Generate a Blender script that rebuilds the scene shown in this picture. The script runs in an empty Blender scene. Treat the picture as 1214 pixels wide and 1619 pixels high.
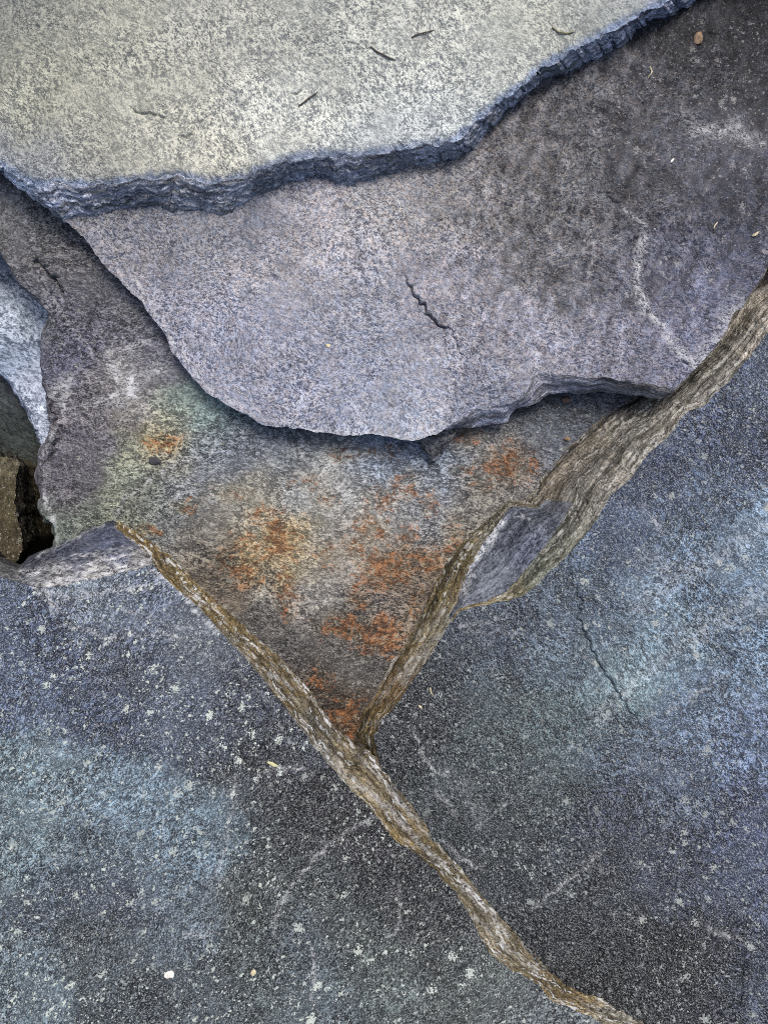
import bpy, math, random
import numpy as np
from mathutils import Vector, geometry

# ------------------------------------------------------------------ camera, sky, sun, exposure
C = bpy.context.scene
CZ = 0.6 * 26 / 18.0                 # camera height over the z=0 level (m)
S = 1619 / 1.2                       # photograph pixels per metre on the z=0 level
cam = bpy.data.cameras.new('camera'); cam.sensor_fit = 'VERTICAL'; cam.sensor_height = 36; cam.lens = 26
cam.clip_start = 0.01; cam.clip_end = 200
co = bpy.data.objects.new('camera', cam); co.location = (0, 0, CZ); co.rotation_euler = (0, 0, 0)
C.collection.objects.link(co); C.camera = co

SUN_EL, SUN_AZ = math.radians(60), math.radians(18)      # azimuth: clockwise from +y (top of the photo)
w = bpy.data.worlds.new('World'); C.world = w; w.use_nodes = True
nt = w.node_tree
sky = nt.nodes.new('ShaderNodeTexSky'); sky.sky_type = 'NISHITA'; sky.sun_disc = False
sky.sun_elevation = SUN_EL; sky.sun_rotation = SUN_AZ; sky.dust_density = 6.0; sky.air_density = 1.0; sky.ozone_density = 1.0
bg = nt.nodes['Background']; bg.inputs['Strength'].default_value = 0.12
nt.links.new(sky.outputs[0], bg.inputs['Color'])
sl = bpy.data.lights.new('sun', 'SUN'); sl.energy = 1.6; sl.angle = math.radians(22); sl.color = (1.0, 0.94, 0.86)
so = bpy.data.objects.new('sun', sl)
d = Vector((math.sin(SUN_AZ) * math.cos(SUN_EL), math.cos(SUN_AZ) * math.cos(SUN_EL), math.sin(SUN_EL)))
so.rotation_euler = d.to_track_quat('Z', 'Y').to_euler(); so.location = d * 5
C.collection.objects.link(so)
C.view_settings.view_transform = 'Standard'; C.view_settings.look = 'None'
C.view_settings.gamma = 1; C.view_settings.exposure = 0.30
C.cycles.use_denoising = False; C.cycles.filter_width = 1.0

# ------------------------------------------------------------------ numeric helpers
def _hash(ix, iy, seed):
    h = (ix.astype(np.int64) * 374761393 + iy.astype(np.int64) * 668265263 + seed * 2147483647) & 0xffffffff
    h = ((h ^ (h >> 13)) * 1274126177) & 0xffffffff
    h = (h ^ (h >> 16)) & 0xffffffff
    return h / 4294967295.0
def perlin(x, y, seed=0):
    x = np.asarray(x, float); y = np.asarray(y, float)
    ix = np.floor(x); iy = np.floor(y); fx = x - ix; fy = y - iy
    u = fx * fx * fx * (fx * (fx * 6 - 15) + 10); v = fy * fy * fy * (fy * (fy * 6 - 15) + 10)
    def g(dx, dy):
        a = _hash(ix + dx, iy + dy, seed) * 2 * np.pi
        return np.cos(a) * (fx - dx) + np.sin(a) * (fy - dy)
    a = g(0, 0) * (1 - u) + g(1, 0) * u
    b = g(0, 1) * (1 - u) + g(1, 1) * u
    return (a * (1 - v) + b * v) * 1.5
def fbm(x, y, seed=0, o=4, r=0.5):
    s = 0; a = 1; t = 0
    for k in range(o):
        s = s + a * perlin(x * 2 ** k + 17.3 * k, y * 2 ** k - 9.1 * k, seed + k); t += a; a *= r
    return s / t
def ridge(x, y, seed=0, o=3):
    s = 0; a = 1; t = 0
    for k in range(o):
        s = s + a * (1 - 2 * np.abs(perlin(x * 2 ** k, y * 2 ** k, seed + k))); t += a; a *= 0.5
    return s / t
def sstep(a, b, x):
    t = np.clip((x - a) / (b - a), 0, 1); return t * t * (3 - 2 * t)
def lin(c):
    c = np.asarray(c, float) / 255.0
    return np.where(c <= 0.04045, c / 12.92, ((c + 0.055) / 1.055) ** 2.4)
def W(px, py, z):
    k = (CZ - z) / CZ / S
    return (px - 607) * k, -(py - 809.5) * k
def segdist(px, py, pts):
    best = np.full(np.shape(px), 1e9); side = np.zeros(np.shape(px)); tt = np.zeros(np.shape(px))
    n = len(pts) - 1
    for i in range(n):
        ax, ay = pts[i]; bx, by = pts[i + 1]
        dx, dy = bx - ax, by - ay; L = dx * dx + dy * dy + 1e-9
        t = np.clip(((px - ax) * dx + (py - ay) * dy) / L, 0, 1)
        ex = px - ax - t * dx; ey = py - ay - t * dy; dd = np.hypot(ex, ey)
        m = dd < best
        best = np.where(m, dd, best); side = np.where(m, np.sign(dx * ey - dy * ex), side); tt = np.where(m, (i + t) / n, tt)
    return best, side, tt
def wiggle(pts, amp=2.0, seed=1, step=5):
    out = []
    for (a, b) in zip(pts[:-1], pts[1:]):
        L = math.hypot(b[0] - a[0], b[1] - a[1]); n = max(1, int(L / step))
        for k in range(n):
            t = k / n; x = a[0] + (b[0] - a[0]) * t; y = a[1] + (b[1] - a[1]) * t
            out.append((x + amp * float(perlin(x * .11 + .3, y * .11, seed)) * 1.6, y + amp * float(perlin(x * .11, y * .11 + .7, seed + 5)) * 1.6))
    out.append(pts[-1]); return out
def palette(px, py, anchors, sig):
    A = np.array([(a[0], a[1]) for a in anchors], float); K = np.array([lin(a[2]) for a in anchors])
    out = np.zeros((len(px), 3))
    wx = px + 48 * fbm(px * .014, py * .014, 71, 5, .65); wy = py + 48 * fbm(px * .014, py * .014, 83, 5, .65)
    for s in range(0, len(px), 40000):
        e = s + 40000
        d2 = (wx[s:e, None] - A[None, :, 0]) ** 2 + (wy[s:e, None] - A[None, :, 1]) ** 2
        d2 -= d2.min(axis=1, keepdims=True)
        wgt = np.exp(-d2 / (2 * sig * sig)); out[s:e] = (wgt @ K) / wgt.sum(axis=1, keepdims=True)
    return out

# ------------------------------------------------------------------ heights of each stone's upper surface (m), over photo-plan coordinates
def soft(x, k): return np.where(x > 20 * k, x, k * np.log1p(np.exp(np.clip(x / k, -30, 30))))
CREASE = ((180, 830), (340, 640))
def z_rust(x, y):
    s = ((x - 180) * (-190) - (y - 830) * 160) / math.hypot(190, 160)      # >0 left of the crease
    return -0.00004 * np.clip(y - 700, -200, 600) - 0.00009 * soft(np.clip(s, -400, 330), 8.0) + 0.00002 * np.clip(650 - y, 0, 300)
def z_mauve(x, y): return 0.011 + 0.000050 * np.clip(x, -300, 1600) - 0.00001 * np.clip(y - 400, -500, 300)
def z_cream(x, y): return z_mauve(x, y) + 0.034
def z_right(x, y): return 0.031 + 0.00006 * (np.clip(x, 400, 1700) - 600) + 0.0 * y
def z_lower(x, y): return 0.030 + 0.000055 * (np.clip(y, 700, 2000) - 880) + 0.0 * x

# ------------------------------------------------------------------ node materials
def nodes_of(name):
    m = bpy.data.materials.new(name); m.use_nodes = True
    t = m.node_tree; return m, t, t.nodes['Principled BSDF']
def nn(t, kind, **kw):
    n = t.nodes.new(kind)
    for k, v in kw.items(): setattr(n, k, v)
    return n
def setin(n, **kw):
    for k, v in kw.items(): n.inputs[k.replace('_', ' ')].default_value = v
def mathn(t, op, a, b=None, c=None, clamp=False):
    n = nn(t, 'ShaderNodeMath', operation=op, use_clamp=clamp)
    for i, v in enumerate((a, b, c)):
        if v is None: continue
        if isinstance(v, (int, float)): n.inputs[i].default_value = v
        else: t.links.new(v, n.inputs[i])
    return n.outputs[0]
def mrange(t, v, a, b, c=0.0, d_=1.0, smooth=False):
    n = nn(t, 'ShaderNodeMapRange'); n.clamp = True
    if smooth: n.interpolation_type = 'SMOOTHSTEP'
    t.links.new(v, n.inputs[0])
    for i, x in zip((1, 2, 3, 4), (a, b, c, d_)): n.inputs[i].default_value = x
    return n.outputs[0]
def mixc(t, mode, fac, a, b):
    n = nn(t, 'ShaderNodeMix', data_type='RGBA', blend_type=mode); n.clamp_result = False
    for sock, v in ((n.inputs[0], fac), (n.inputs[6], a), (n.inputs[7], b)):
        if isinstance(v, (int, float)): sock.default_value = v
        elif isinstance(v, tuple): sock.default_value = (*v, 1)
        else: t.links.new(v, sock)
    return n.outputs[2]
def noise(t, vec, scale, detail=3, rough=.55, dist=0.0, lac=2.0):
    n = nn(t, 'ShaderNodeTexNoise'); n.inputs['Scale'].default_value = scale; n.inputs['Detail'].default_value = detail
    n.inputs['Roughness'].default_value = rough; n.inputs['Distortion'].default_value = dist; n.inputs['Lacunarity'].default_value = lac
    t.links.new(vec, n.inputs['Vector']); return n.outputs[0]
def mapping(t, vec, ang, sc, loc=(0, 0, 0)):
    a = nn(t, 'ShaderNodeMapping'); a.inputs['Rotation'].default_value = (0, 0, ang); t.links.new(vec, a.inputs['Vector'])
    b = nn(t, 'ShaderNodeMapping'); b.inputs['Scale'].default_value = sc; b.inputs['Location'].default_value = loc
    t.links.new(a.outputs[0], b.inputs['Vector']); return b.outputs[0]

RUST_A, RUST_B = (0.070, 0.030, 0.013), (0.33, 0.145, 0.060)
def stone(name, grain=300, aniso=1.6, ang=0.0, dark=(.42, .45, .52), light=(1.75, 1.7, 1.6), lo=.36, hi=.64,
          bump=.5, rough=.75, crystal=0.0, csize=90, ccol=(.6, .62, .55), wrinkle=0.0, scratch=0.0, spec=.22, mid=.25, hue=None, pits=0.3, fibre=0.0, fscale=120, fcol=(.15, .20), skew=1.0, w2=.40):
    m, t, p = nodes_of(name); L = t.links
    tc = nn(t, 'ShaderNodeTexCoord').outputs['Object']
    # slow warp so that the grain direction wanders
    wn = nn(t, 'ShaderNodeTexNoise'); wn.inputs['Scale'].default_value = 9; wn.inputs['Detail'].default_value = 2; L.new(tc, wn.inputs['Vector'])
    vm = nn(t, 'ShaderNodeVectorMath', operation='MULTIPLY_ADD'); L.new(wn.outputs['Color'], vm.inputs[0]); vm.inputs[1].default_value = (.035,) * 3; L.new(tc, vm.inputs[2])
    wv = vm.outputs[0]
    gv = mapping(t, wv, ang, (1 / aniso, 1, 1))
    n1 = noise(t, gv, grain * 1.45, 2, .62, .35)
    n2 = noise(t, gv, grain * .5, 4, .62, .6)
    n3 = noise(t, wv, 22, 4, .6, .3)
    n0 = noise(t, gv, grain * 3.0, 2, .6, .4)
    vs = []
    for k, sc in enumerate((1.25, 2.3)):
        dn = nn(t, 'ShaderNodeTexNoise'); dn.inputs['Scale'].default_value = grain * sc * 1.3; dn.inputs['Detail'].default_value = 1; L.new(gv, dn.inputs['Vector'])
        dm = nn(t, 'ShaderNodeVectorMath', operation='MULTIPLY_ADD'); L.new(dn.outputs['Color'], dm.inputs[0]); dm.inputs[1].default_value = (1.3 / (grain * sc),) * 3; L.new(gv, dm.inputs[2])
        vo = nn(t, 'ShaderNodeTexVoronoi'); vo.inputs['Scale'].default_value = grain * sc; L.new(dm.outputs[0], vo.inputs['Vector'])
        sp = nn(t, 'ShaderNodeSeparateColor'); L.new(vo.outputs['Color'], sp.inputs[0]); vs.append(sp.outputs[0])
    def wsum(*pairs):
        acc = None
        for v, w_ in pairs:
            q = mathn(t, 'MULTIPLY', mathn(t, 'SUBTRACT', v, .5), w_)
            acc = q if acc is None else mathn(t, 'ADD', acc, q)
        return mathn(t, 'ADD', acc, .5)
    g = wsum((vs[0], .13), (vs[1], .12), (n0, .42 + (.4 - w2) * .5), (n1, .38), (n2, w2))
    tg = mathn(t, 'POWER', mrange(t, g, lo, hi), skew)
    colA = nn(t, 'ShaderNodeAttribute', attribute_name='col').outputs['Color']
    tint = mixc(t, 'MIX', tg, dark, light)
    c = mixc(t, 'MULTIPLY', 1.0, colA, tint)
    calm = mrange(t, noise(t, wv, 13, 4, .65, .4), .42, .62, 0, .5)
    flat = mixc(t, 'MULTIPLY', 1.0, colA, tuple(.5 * (a_ + b_) * (.86 if skew > 1.2 else 1.0) for a_, b_ in zip(dark, light)))
    c = mixc(t, 'MIX', calm, c, flat)
    ms = mrange(t, n3, .3, .7, 1 - mid, 1 + mid)
    vv = nn(t, 'ShaderNodeCombineXYZ')
    for i in range(3): L.new(ms, vv.inputs[i])
    c = mixc(t, 'MULTIPLY', 1.0, c, vv.outputs[0])
    if fibre:
        for k, (fs, th) in enumerate(((fscale, 13), (fscale * 1.8, 9))):
            fn = noise(t, mapping(t, wv, ang + (.25, -.3)[k], (1 / (aniso * 1.3), 1, 1), (k * 7, 5, 2)), fs, 2, .55, 1.6)
            line = mathn(t, 'SUBTRACT', 1.0, mathn(t, 'MULTIPLY', mathn(t, 'ABSOLUTE', mathn(t, 'SUBTRACT', fn, .5)), th), clamp=True)
            line = mathn(t, 'MULTIPLY', line, mrange(t, n0, .47, .60))
            c = mixc(t, 'ADD', mathn(t, 'MULTIPLY', line, fibre), c, tuple(fcol[k] * v for v in (.93, 1.0, 1.04)))
    if hue:
        hn = noise(t, mapping(t, wv, ang, (1 / aniso, 1, 1), (3, 7, 1)), grain * .6, 2, .5)
        c = mixc(t, 'MULTIPLY', 1.0, c, mixc(t, 'MIX', mrange(t, hn, .4, .6), hue[0], hue[1]))
    h = mathn(t, 'ADD', mathn(t, 'ADD', mathn(t, 'MULTIPLY', n1, .8), mathn(t, 'MULTIPLY', n0, .5)), mathn(t, 'ADD', mathn(t, 'MULTIPLY', n2, 1.5), mathn(t, 'MULTIPLY', vs[0], .22)))
    if wrinkle:
        wr = nn(t, 'ShaderNodeTexNoise'); wr.noise_type = 'RIDGED_MULTIFRACTAL'
        wr.inputs['Scale'].default_value = grain * .30; wr.inputs['Detail'].default_value = 3; wr.inputs['Distortion'].default_value = .6
        L.new(mapping(t, wv, ang, (1 / (aniso * 1.7), 1, 1)), wr.inputs['Vector'])
        wrf = mrange(t, wr.outputs[0], .2, 1.6)
        h = mathn(t, 'ADD', h, mathn(t, 'MULTIPLY', wrf, wrinkle))
        c = mixc(t, 'MULTIPLY', 1.0, c, mixc(t, 'MIX', wrf, (.62, .62, .64), (1.5, 1.48, 1.42)))
    if pits:
        pn = noise(t, mapping(t, tc, ang, (1 / aniso, 1, 1), (11, 3, 0)), grain * .5, 2, .5)
        pm = mrange(t, pn, .66, .74)
        c = mixc(t, 'MULTIPLY', mathn(t, 'MULTIPLY', pm, pits), c, (.2, .2, .24))
        h = mathn(t, 'SUBTRACT', h, mathn(t, 'MULTIPLY', pm, pits * .8))
    if scratch:
        for k, (a2, sc) in enumerate(((.75, 26), (.62, 17), (1.9, 15))):
            sn = noise(t, mapping(t, tc, a2, (.06, 1, 1), (k * 5, 2 * k, 0)), sc * 2.2, 1, .4)
            line = mathn(t, 'SUBTRACT', 1.0, mathn(t, 'MULTIPLY', mathn(t, 'ABSOLUTE', mathn(t, 'SUBTRACT', sn, .5)), 130), clamp=True)
            gate = mrange(t, noise(t, tc, 7 + k, 2, .5), .52, .68)
            gg = mathn(t, 'MULTIPLY', mathn(t, 'MULTIPLY', line, gate), mrange(t, n1, .35, .6))
            c = mixc(t, 'MIX', mathn(t, 'MULTIPLY', gg, scratch), c, (.27, .34, .36))
    if crystal:
        cn = noise(t, tc, csize * 5, 2, .6)
        for k, (sc, r, dens) in enumerate(((csize, .38, .77), (csize * 2.1, .36, .74), (csize * 3.6, .40, .80))):
            vo = nn(t, 'ShaderNodeTexVoronoi'); vo.inputs['Scale'].default_value = sc
            L.new(mapping(t, wv, ang, (1 / 1.25, 1, 1), (k * 3, 0, 0)), vo.inputs['Vector'])
            sep = nn(t, 'ShaderNodeSeparateColor'); L.new(vo.outputs['Color'], sep.inputs[0])
            rad = mrange(t, sep.outputs[0], dens, 1.0, 0.0, r)
            dd = mathn(t, 'ADD', vo.outputs['Distance'], mathn(t, 'MULTIPLY', mathn(t, 'SUBTRACT', cn, .5), 1.7))
            dot = mrange(t, mathn(t, 'SUBTRACT', rad, dd), 0.0, .05)
            clus = mrange(t, noise(t, tc, 6 + 3 * k, 2, .6), .40, .58, .35, 1.0)
            c = mixc(t, 'MIX', mathn(t, 'MULTIPLY', mathn(t, 'MULTIPLY', dot, clus), crystal), c, ccol)
    ve = nn(t, 'ShaderNodeAttribute', attribute_name='vein').outputs['Fac']
    vf = mathn(t, 'MULTIPLY', mathn(t, 'MULTIPLY', ve, 1.3), mrange(t, g, .40, .54), clamp=True)
    c = mixc(t, 'MIX', vf, c, (.54, .56, .59))
    ru = nn(t, 'ShaderNodeAttribute', attribute_name='rust').outputs['Fac']
    rn = noise(t, mapping(t, wv, ang, (1 / 1.3, 1, 1), (1, 1, 4)), 85, 6, .72, 1.2)
    rg = mathn(t, 'MULTIPLY', mathn(t, 'MULTIPLY', ru, 3.0, clamp=True), 4.2)
    rh = mathn(t, 'MULTIPLY', mathn(t, 'SUBTRACT', n2, .5), 1.8)
    rf = mrange(t, mathn(t, 'ADD', mathn(t, 'ADD', ru, rh), mathn(t, 'MULTIPLY', mathn(t, 'SUBTRACT', rn, .5), rg)), .40, .86, 0, .78)
    rf = mathn(t, 'MULTIPLY', rf, mrange(t, ru, .04, .12))
    rc = mixc(t, 'MIX', tg, RUST_A, RUST_B)
    halo = mrange(t, ru, .06, .60, 0, .62)
    c = mixc(t, 'MULTIPLY', halo, c, (1.10, .93, .66))
    c = mixc(t, 'MIX', rf, c, rc)
    L.new(c, p.inputs['Base Color'])
    p.inputs['Specular IOR Level'].default_value = spec
    L.new(mrange(t, n2, .3, .7, rough - .12, rough + .12), p.inputs['Roughness'])
    b = nn(t, 'ShaderNodeBump'); b.inputs['Strength'].default_value = bump; b.inputs['Distance'].default_value = .0013
    L.new(h, b.inputs['Height']); L.new(b.outputs[0], p.inputs['Normal'])
    return m

def edge_mat(name, fleck=.8, contrast=.9, stripe=1.0, fleckcol=(.55, .56, .54), bump=.6):
    """layered broken rim: streaks that run along the rim (u along, v across, both in metres)"""
    m, t, p = nodes_of(name); L = t.links
    sv = nn(t, 'ShaderNodeAttribute', attribute_name='sv').outputs['Vector']
    colA = nn(t, 'ShaderNodeAttribute', attribute_name='col').outputs['Color']
    wn = nn(t, 'ShaderNodeTexNoise'); wn.inputs['Scale'].default_value = 30; wn.inputs['Detail'].default_value = 2; L.new(sv, wn.inputs['Vector'])
    vm = nn(t, 'ShaderNodeVectorMath', operation='MULTIPLY_ADD'); L.new(wn.outputs['Color'], vm.inputs[0]); vm.inputs[1].default_value = (.004, .007, 0); L.new(sv, vm.inputs[2])
    v = vm.outputs[0]
    a = noise(t, mapping(t, v, 0, (110, 360, 1)), 1.0, 4, .65, .5)
    f = noise(t, mapping(t, v, 0, (240, 760, 1), (4, 4, 0)), 1.0, 3, .65, .4)
    g = noise(t, v, 480, 3, .65, .4)
    s = mathn(t, 'ADD', mathn(t, 'MULTIPLY', a, .30), mathn(t, 'ADD', mathn(t, 'MULTIPLY', f, .24), mathn(t, 'MULTIPLY', g, .46)))
    band = noise(t, mapping(t, v, 0, (22, 150, 1), (3, 8, 0)), 1.0, 3, .6, .3)
    tg = mrange(t, s, .5 - .085 / contrast, .5 + .085 / contrast)
    tg = mathn(t, 'POWER', tg, 1.35)
    c = mixc(t, 'MULTIPLY', 1.0, colA, mixc(t, 'MIX', tg, (.26, .26, .27), (2.15, 2.13, 2.08)))
    c = mixc(t, 'MULTIPLY', 1.0, c, mixc(t, 'MIX', mrange(t, band, .40, .60), (.50, .49, .46), (1.50, 1.50, 1.52)))
    fk = noise(t, mapping(t, v, .03, (110, 290, 1), (9, 2, 0)), 1.0, 4, .6, .5)
    gate = mrange(t, noise(t, mapping(t, v, 0, (16, 60, 1), (2, 9, 0)), 1.0, 3, .6), .47, .58)
    ff = mathn(t, 'MULTIPLY', mathn(t, 'MULTIPLY', mrange(t, fk, .52, .545), gate), fleck)
    ve = nn(t, 'ShaderNodeAttribute', attribute_name='vein').outputs['Fac']
    ff = mathn(t, 'MAXIMUM', ff, mathn(t, 'MULTIPLY', ve, mrange(t, s, .42, .56)))
    c = mixc(t, 'MIX', ff, c, fleckcol)
    L.new(c, p.inputs['Base Color']); p.inputs['Roughness'].default_value = .7; p.inputs['Specular IOR Level'].default_value = .35
    h = mathn(t, 'ADD', mathn(t, 'MULTIPLY', a, 1.6 * stripe), mathn(t, 'ADD', f, mathn(t, 'MULTIPLY', g, .6)))
    b = nn(t, 'ShaderNodeBump'); b.inputs['Strength'].default_value = bump; b.inputs['Distance'].default_value = .0022
    L.new(h, b.inputs['Height']); L.new(b.outputs[0], p.inputs['Normal'])
    return m

def plain_mat(name, a, b, scale=400, rough=.7, bump=.4):
    m, t, p = nodes_of(name); L = t.links
    tc = nn(t, 'ShaderNodeTexCoord').outputs['Object']
    n1 = noise(t, tc, scale, 4, .6, .3)
    L.new(mixc(t, 'MIX', mrange(t, n1, .36, .64), a, b), p.inputs['Base Color'])
    p.inputs['Roughness'].default_value = rough
    bu = nn(t, 'ShaderNodeBump'); bu.inputs['Strength'].default_value = bump; bu.inputs['Distance'].default_value = .001
    L.new(n1, bu.inputs['Height']); L.new(bu.outputs[0], p.inputs['Normal'])
    return m

# ------------------------------------------------------------------ mesh helpers
def make_mesh(name, V, F, mats, attrs, parent=None, origin=None, smooth=True):
    me = bpy.data.meshes.new(name)
    o0 = np.zeros(3) if origin is None else np.array(origin)
    me.from_pydata((V - o0).tolist(), [], F)
    for mm in mats: me.materials.append(mm)
    if 'col' in attrs:
        a = me.attributes.new('col', 'FLOAT_COLOR', 'POINT')
        a.data.foreach_set('color', np.hstack([attrs['col'], np.ones((len(V), 1))]).astype(np.float32).ravel())
    for k in ('rust', 'vein'):
        if k in attrs:
            a = me.attributes.new(k, 'FLOAT', 'POINT'); a.data.foreach_set('value', attrs[k].astype(np.float32))
    if 'sv' in attrs:
        a = me.attributes.new('sv', 'FLOAT_VECTOR', 'POINT'); a.data.foreach_set('vector', attrs['sv'].astype(np.float32).ravel())
    me.validate()
    me.polygons.foreach_set('use_smooth', [smooth] * len(me.polygons)); me.update()
    o = bpy.data.objects.new(name, me); C.collection.objects.link(o)
    if parent is not None: o.parent = parent
    elif origin is not None: o.location = origin
    return o
def tag(o, label=None, cat=None, group=None, kind=None):
    if cat and not kind: kind = 'thing'
    for k, v in (('label', label), ('category', cat), ('group', group), ('kind', kind)):
        if v: o[k] = v
    return o

def catmull(P, steps):
    """P (n,D) closed; steps[i] samples on span i"""
    n = len(P); out = []; idx = []
    for i in range(n):
        p0, p1, p2, p3 = P[i - 1], P[i], P[(i + 1) % n], P[(i + 2) % n]
        for k in range(steps[i]):
            t = k / steps[i]
            cr = .5 * ((2 * p1) + (-p0 + p2) * t + (2 * p0 - 5 * p1 + 4 * p2 - p3) * t * t + (-p0 + 3 * p1 - 3 * p2 + p3) * t ** 3)
            li = p1 * (1 - t) + p2 * t
            out.append(.45 * cr + .55 * li); idx.append(i + t)
    return np.array(out), np.array(idx)

FR = (-50, -50, 1264, 1669)
class Slab:
    def __init__(s, name, stations, K, zs, zfn, zbottom, rel, jit=2.5, jseed=3, zfrac=None, auto=6.0, under=14, fine=2.3):
        """stations: closed ring; each either K points (innermost T first ... B last) or one point; zfn(px,py) top; zs(px,py) z of ring B"""
        s.name = name; s.zfn = zfn; s.rel = rel
        T = np.array([st if not isinstance(st[0], (tuple, list)) else st[0] for st in stations], float)
        area = .5 * np.sum(T[:, 0] * np.roll(T[:, 1], -1) - np.roll(T[:, 0], -1) * T[:, 1]); sgn = 1 if area > 0 else -1
        tan = np.roll(T, -1, 0) - np.roll(T, 1, 0); tan /= np.linalg.norm(tan, axis=1, keepdims=True) + 1e-9
        nor = np.stack([tan[:, 1], -tan[:, 0]], 1) * sgn
        n = len(T); R = np.zeros((n, K, 2)); Fz = np.zeros((n, K))
        for i, st in enumerate(stations):
            if isinstance(st[0], (tuple, list)):
                q = list(st)
                R[i] = np.array(q[:K], float)
            else:
                for k in range(K): R[i, k] = T[i] + nor[i] * auto * k / max(1, K - 1)
            d_ = np.concatenate([[0], np.cumsum(np.linalg.norm(np.diff(R[i], axis=0), axis=1))]); Fz[i] = 1 - d_ / (d_[-1] + 1e-9)
            if zfrac and i in zfrac: Fz[i] = zfrac[i]
        steps = []
        for i in range(n):
            a, b = T[i], T[(i + 1) % n]; L = max(np.linalg.norm(a - b), np.linalg.norm(R[i, -1] - R[(i + 1) % n, -1]))
            vis = any(FR[0] < q[0] < FR[2] and FR[1] < q[1] < FR[3] for q in (a, b))
            steps.append(max(1, int(L / (fine if vis else 16))))
        D, s.idx = catmull(np.concatenate([R.reshape(n, -1), Fz], 1), steps)
        N = len(D); s.N = N; s.K = K
        s.R = D[:, :2 * K].reshape(N, K, 2).copy(); s.F = np.clip(D[:, 2 * K:], 0, 1)
        for k in range(K):                              # crumbly outline
            x, y = s.R[:, k, 0], s.R[:, k, 1]; sd = jseed + (0 if k < K - 1 else 40)
            jx = fbm(x * .035, y * .035, sd, 5, .62) * jit * 1.6; jy = fbm(x * .035 + 9, y * .035, sd + 11, 5, .62) * jit * 1.6
            s.R[:, k, 0] = x + jx; s.R[:, k, 1] = y + jy
        s.zB = zs(s.R[:, -1, 0], s.R[:, -1, 1]); s.zbottom = zbottom; s.under = under; s.nor = None
    def top(s, x, y): return s.zfn(x, y) + s.rel(x, y)
    def ring(s, k):
        x, y = s.R[:, k, 0], s.R[:, k, 1]
        if k == 0:
            z = s.top(x, y); X, Y = W(x, y, s.zfn(x, y))
        else:
            zt = s.top(s.R[:, 0, 0], s.R[:, 0, 1]); z = s.zB + (zt - s.zB) * s.F[:, k]
            X, Y = W(x, y, z)
        return np.stack([X, Y, z], 1)
    def body(s, mats, colf, rustf=None, veinf=None, fine=3.0, coarse=22, boxes=None, cracks=(), origin=None):
        """upper surface, underside skirt and bottom as one mesh"""
        T = s.R[:, 0]; lo = T.min(0); hi = T.max(0)
        rng = np.random.default_rng(7)
        gx, gy = np.meshgrid(np.arange(lo[0], hi[0], fine), np.arange(lo[1], hi[1], fine)); gx = gx.ravel(); gy = gy.ravel()
        gx = gx + rng.uniform(-.3, .3, gx.size) * fine; gy = gy + rng.uniform(-.3, .3, gy.size) * fine
        keep = np.zeros(gx.size, bool)
        for b in (boxes or [FR]): keep |= (gx > b[0]) & (gx < b[2]) & (gy > b[1]) & (gy < b[3])
        G = np.stack([gx[keep], gy[keep]], 1)
        cx, cy = np.meshgrid(np.arange(lo[0], hi[0], coarse), np.arange(lo[1], hi[1], coarse)); cx = cx.ravel(); cy = cy.ravel()
        k2 = np.ones(cx.size, bool)
        for b in (boxes or [FR]): k2 &= ~((cx > b[0]) & (cx < b[2]) & (cy > b[1]) & (cy < b[3]))
        G = np.concatenate([G, np.stack([cx[k2], cy[k2]], 1)])
        # even-odd against a thinned outline, with a margin from the dense one
        Tp = T[::4]; ins = np.zeros(len(G), bool)
        for i in range(len(Tp)):
            x1, y1 = Tp[i - 1]; x2, y2 = Tp[i]
            if y1 == y2: continue
            c = ((y1 > G[:, 1]) != (y2 > G[:, 1])) & (G[:, 0] < (x2 - x1) * (G[:, 1] - y1) / (y2 - y1) + x1); ins ^= c
        G = G[ins]
        near = set()
        for (x, y) in T: 
            ix, iy = int(x // 2), int(y // 2); near.add((ix, iy))
        cell = np.array([(int(a // 2), int(b // 2)) in near for a, b in G]); G = G[~cell]
        extra = []
        for c in cracks:
            pts = c['pts']
            for (a, b) in zip(pts[:-1], pts[1:]):
                dx, dy = b[0] - a[0], b[1] - a[1]; L = math.hypot(dx, dy) + 1e-6; nx, ny = -dy / L, dx / L
                for k in range(max(1, int(L / 1.6))):
                    t_ = k * 1.6 / L
                    for of in (-2.6, -1.3, -.5, 0.15, .9, 2.0): extra.append((a[0] + dx * t_ + nx * of, a[1] + dy * t_ + ny * of))
        if extra: G = np.concatenate([G, np.array(extra)])
        allp = np.concatenate([T, G])
        res = geometry.delaunay_2d_cdt([Vector(q) for q in allp.tolist()], [], [list(range(s.N))], 1, 1e-4)
        P = np.array([(v.x, v.y) for v in res[0]]); tris = res[2]
        x, y = P[:, 0], P[:, 1]; z = s.top(x, y)
        for c in cracks:
            dd, side, tt = segdist(x, y, c['pts'])
            env = np.sqrt(np.clip(np.sin(np.pi * np.clip(tt, .02, .98)), 0, 1))
            z -= c.get('d', .003) * env * np.exp(-(dd / c.get('w', 1.2)) ** 2)
            if c.get('step'):
                z += c['step'] * env * np.where(side * c.get('side', 1) > 0, np.exp(-(dd / c.get('sw', 22)) ** 1.5) * sstep(0, 1.2, dd), 0)
        X, Y = W(x, y, s.zfn(x, y)); V = np.stack([X, Y, z], 1)
        # skirt below ring B
        n0 = len(V); B = s.ring(s.K - 1); cen = s.R[:, -1].mean(0)
        tan = np.roll(s.R[:, -1], -5, 0) - np.roll(s.R[:, -1], 5, 0); tan /= np.linalg.norm(tan, axis=1, keepdims=True) + 1e-9
        T0 = s.R[:, 0]; area = np.sum(T0[:, 0] * np.roll(T0[:, 1], -1) - np.roll(T0[:, 0], -1) * T0[:, 1]); sg = 1 if area > 0 else -1
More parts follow.
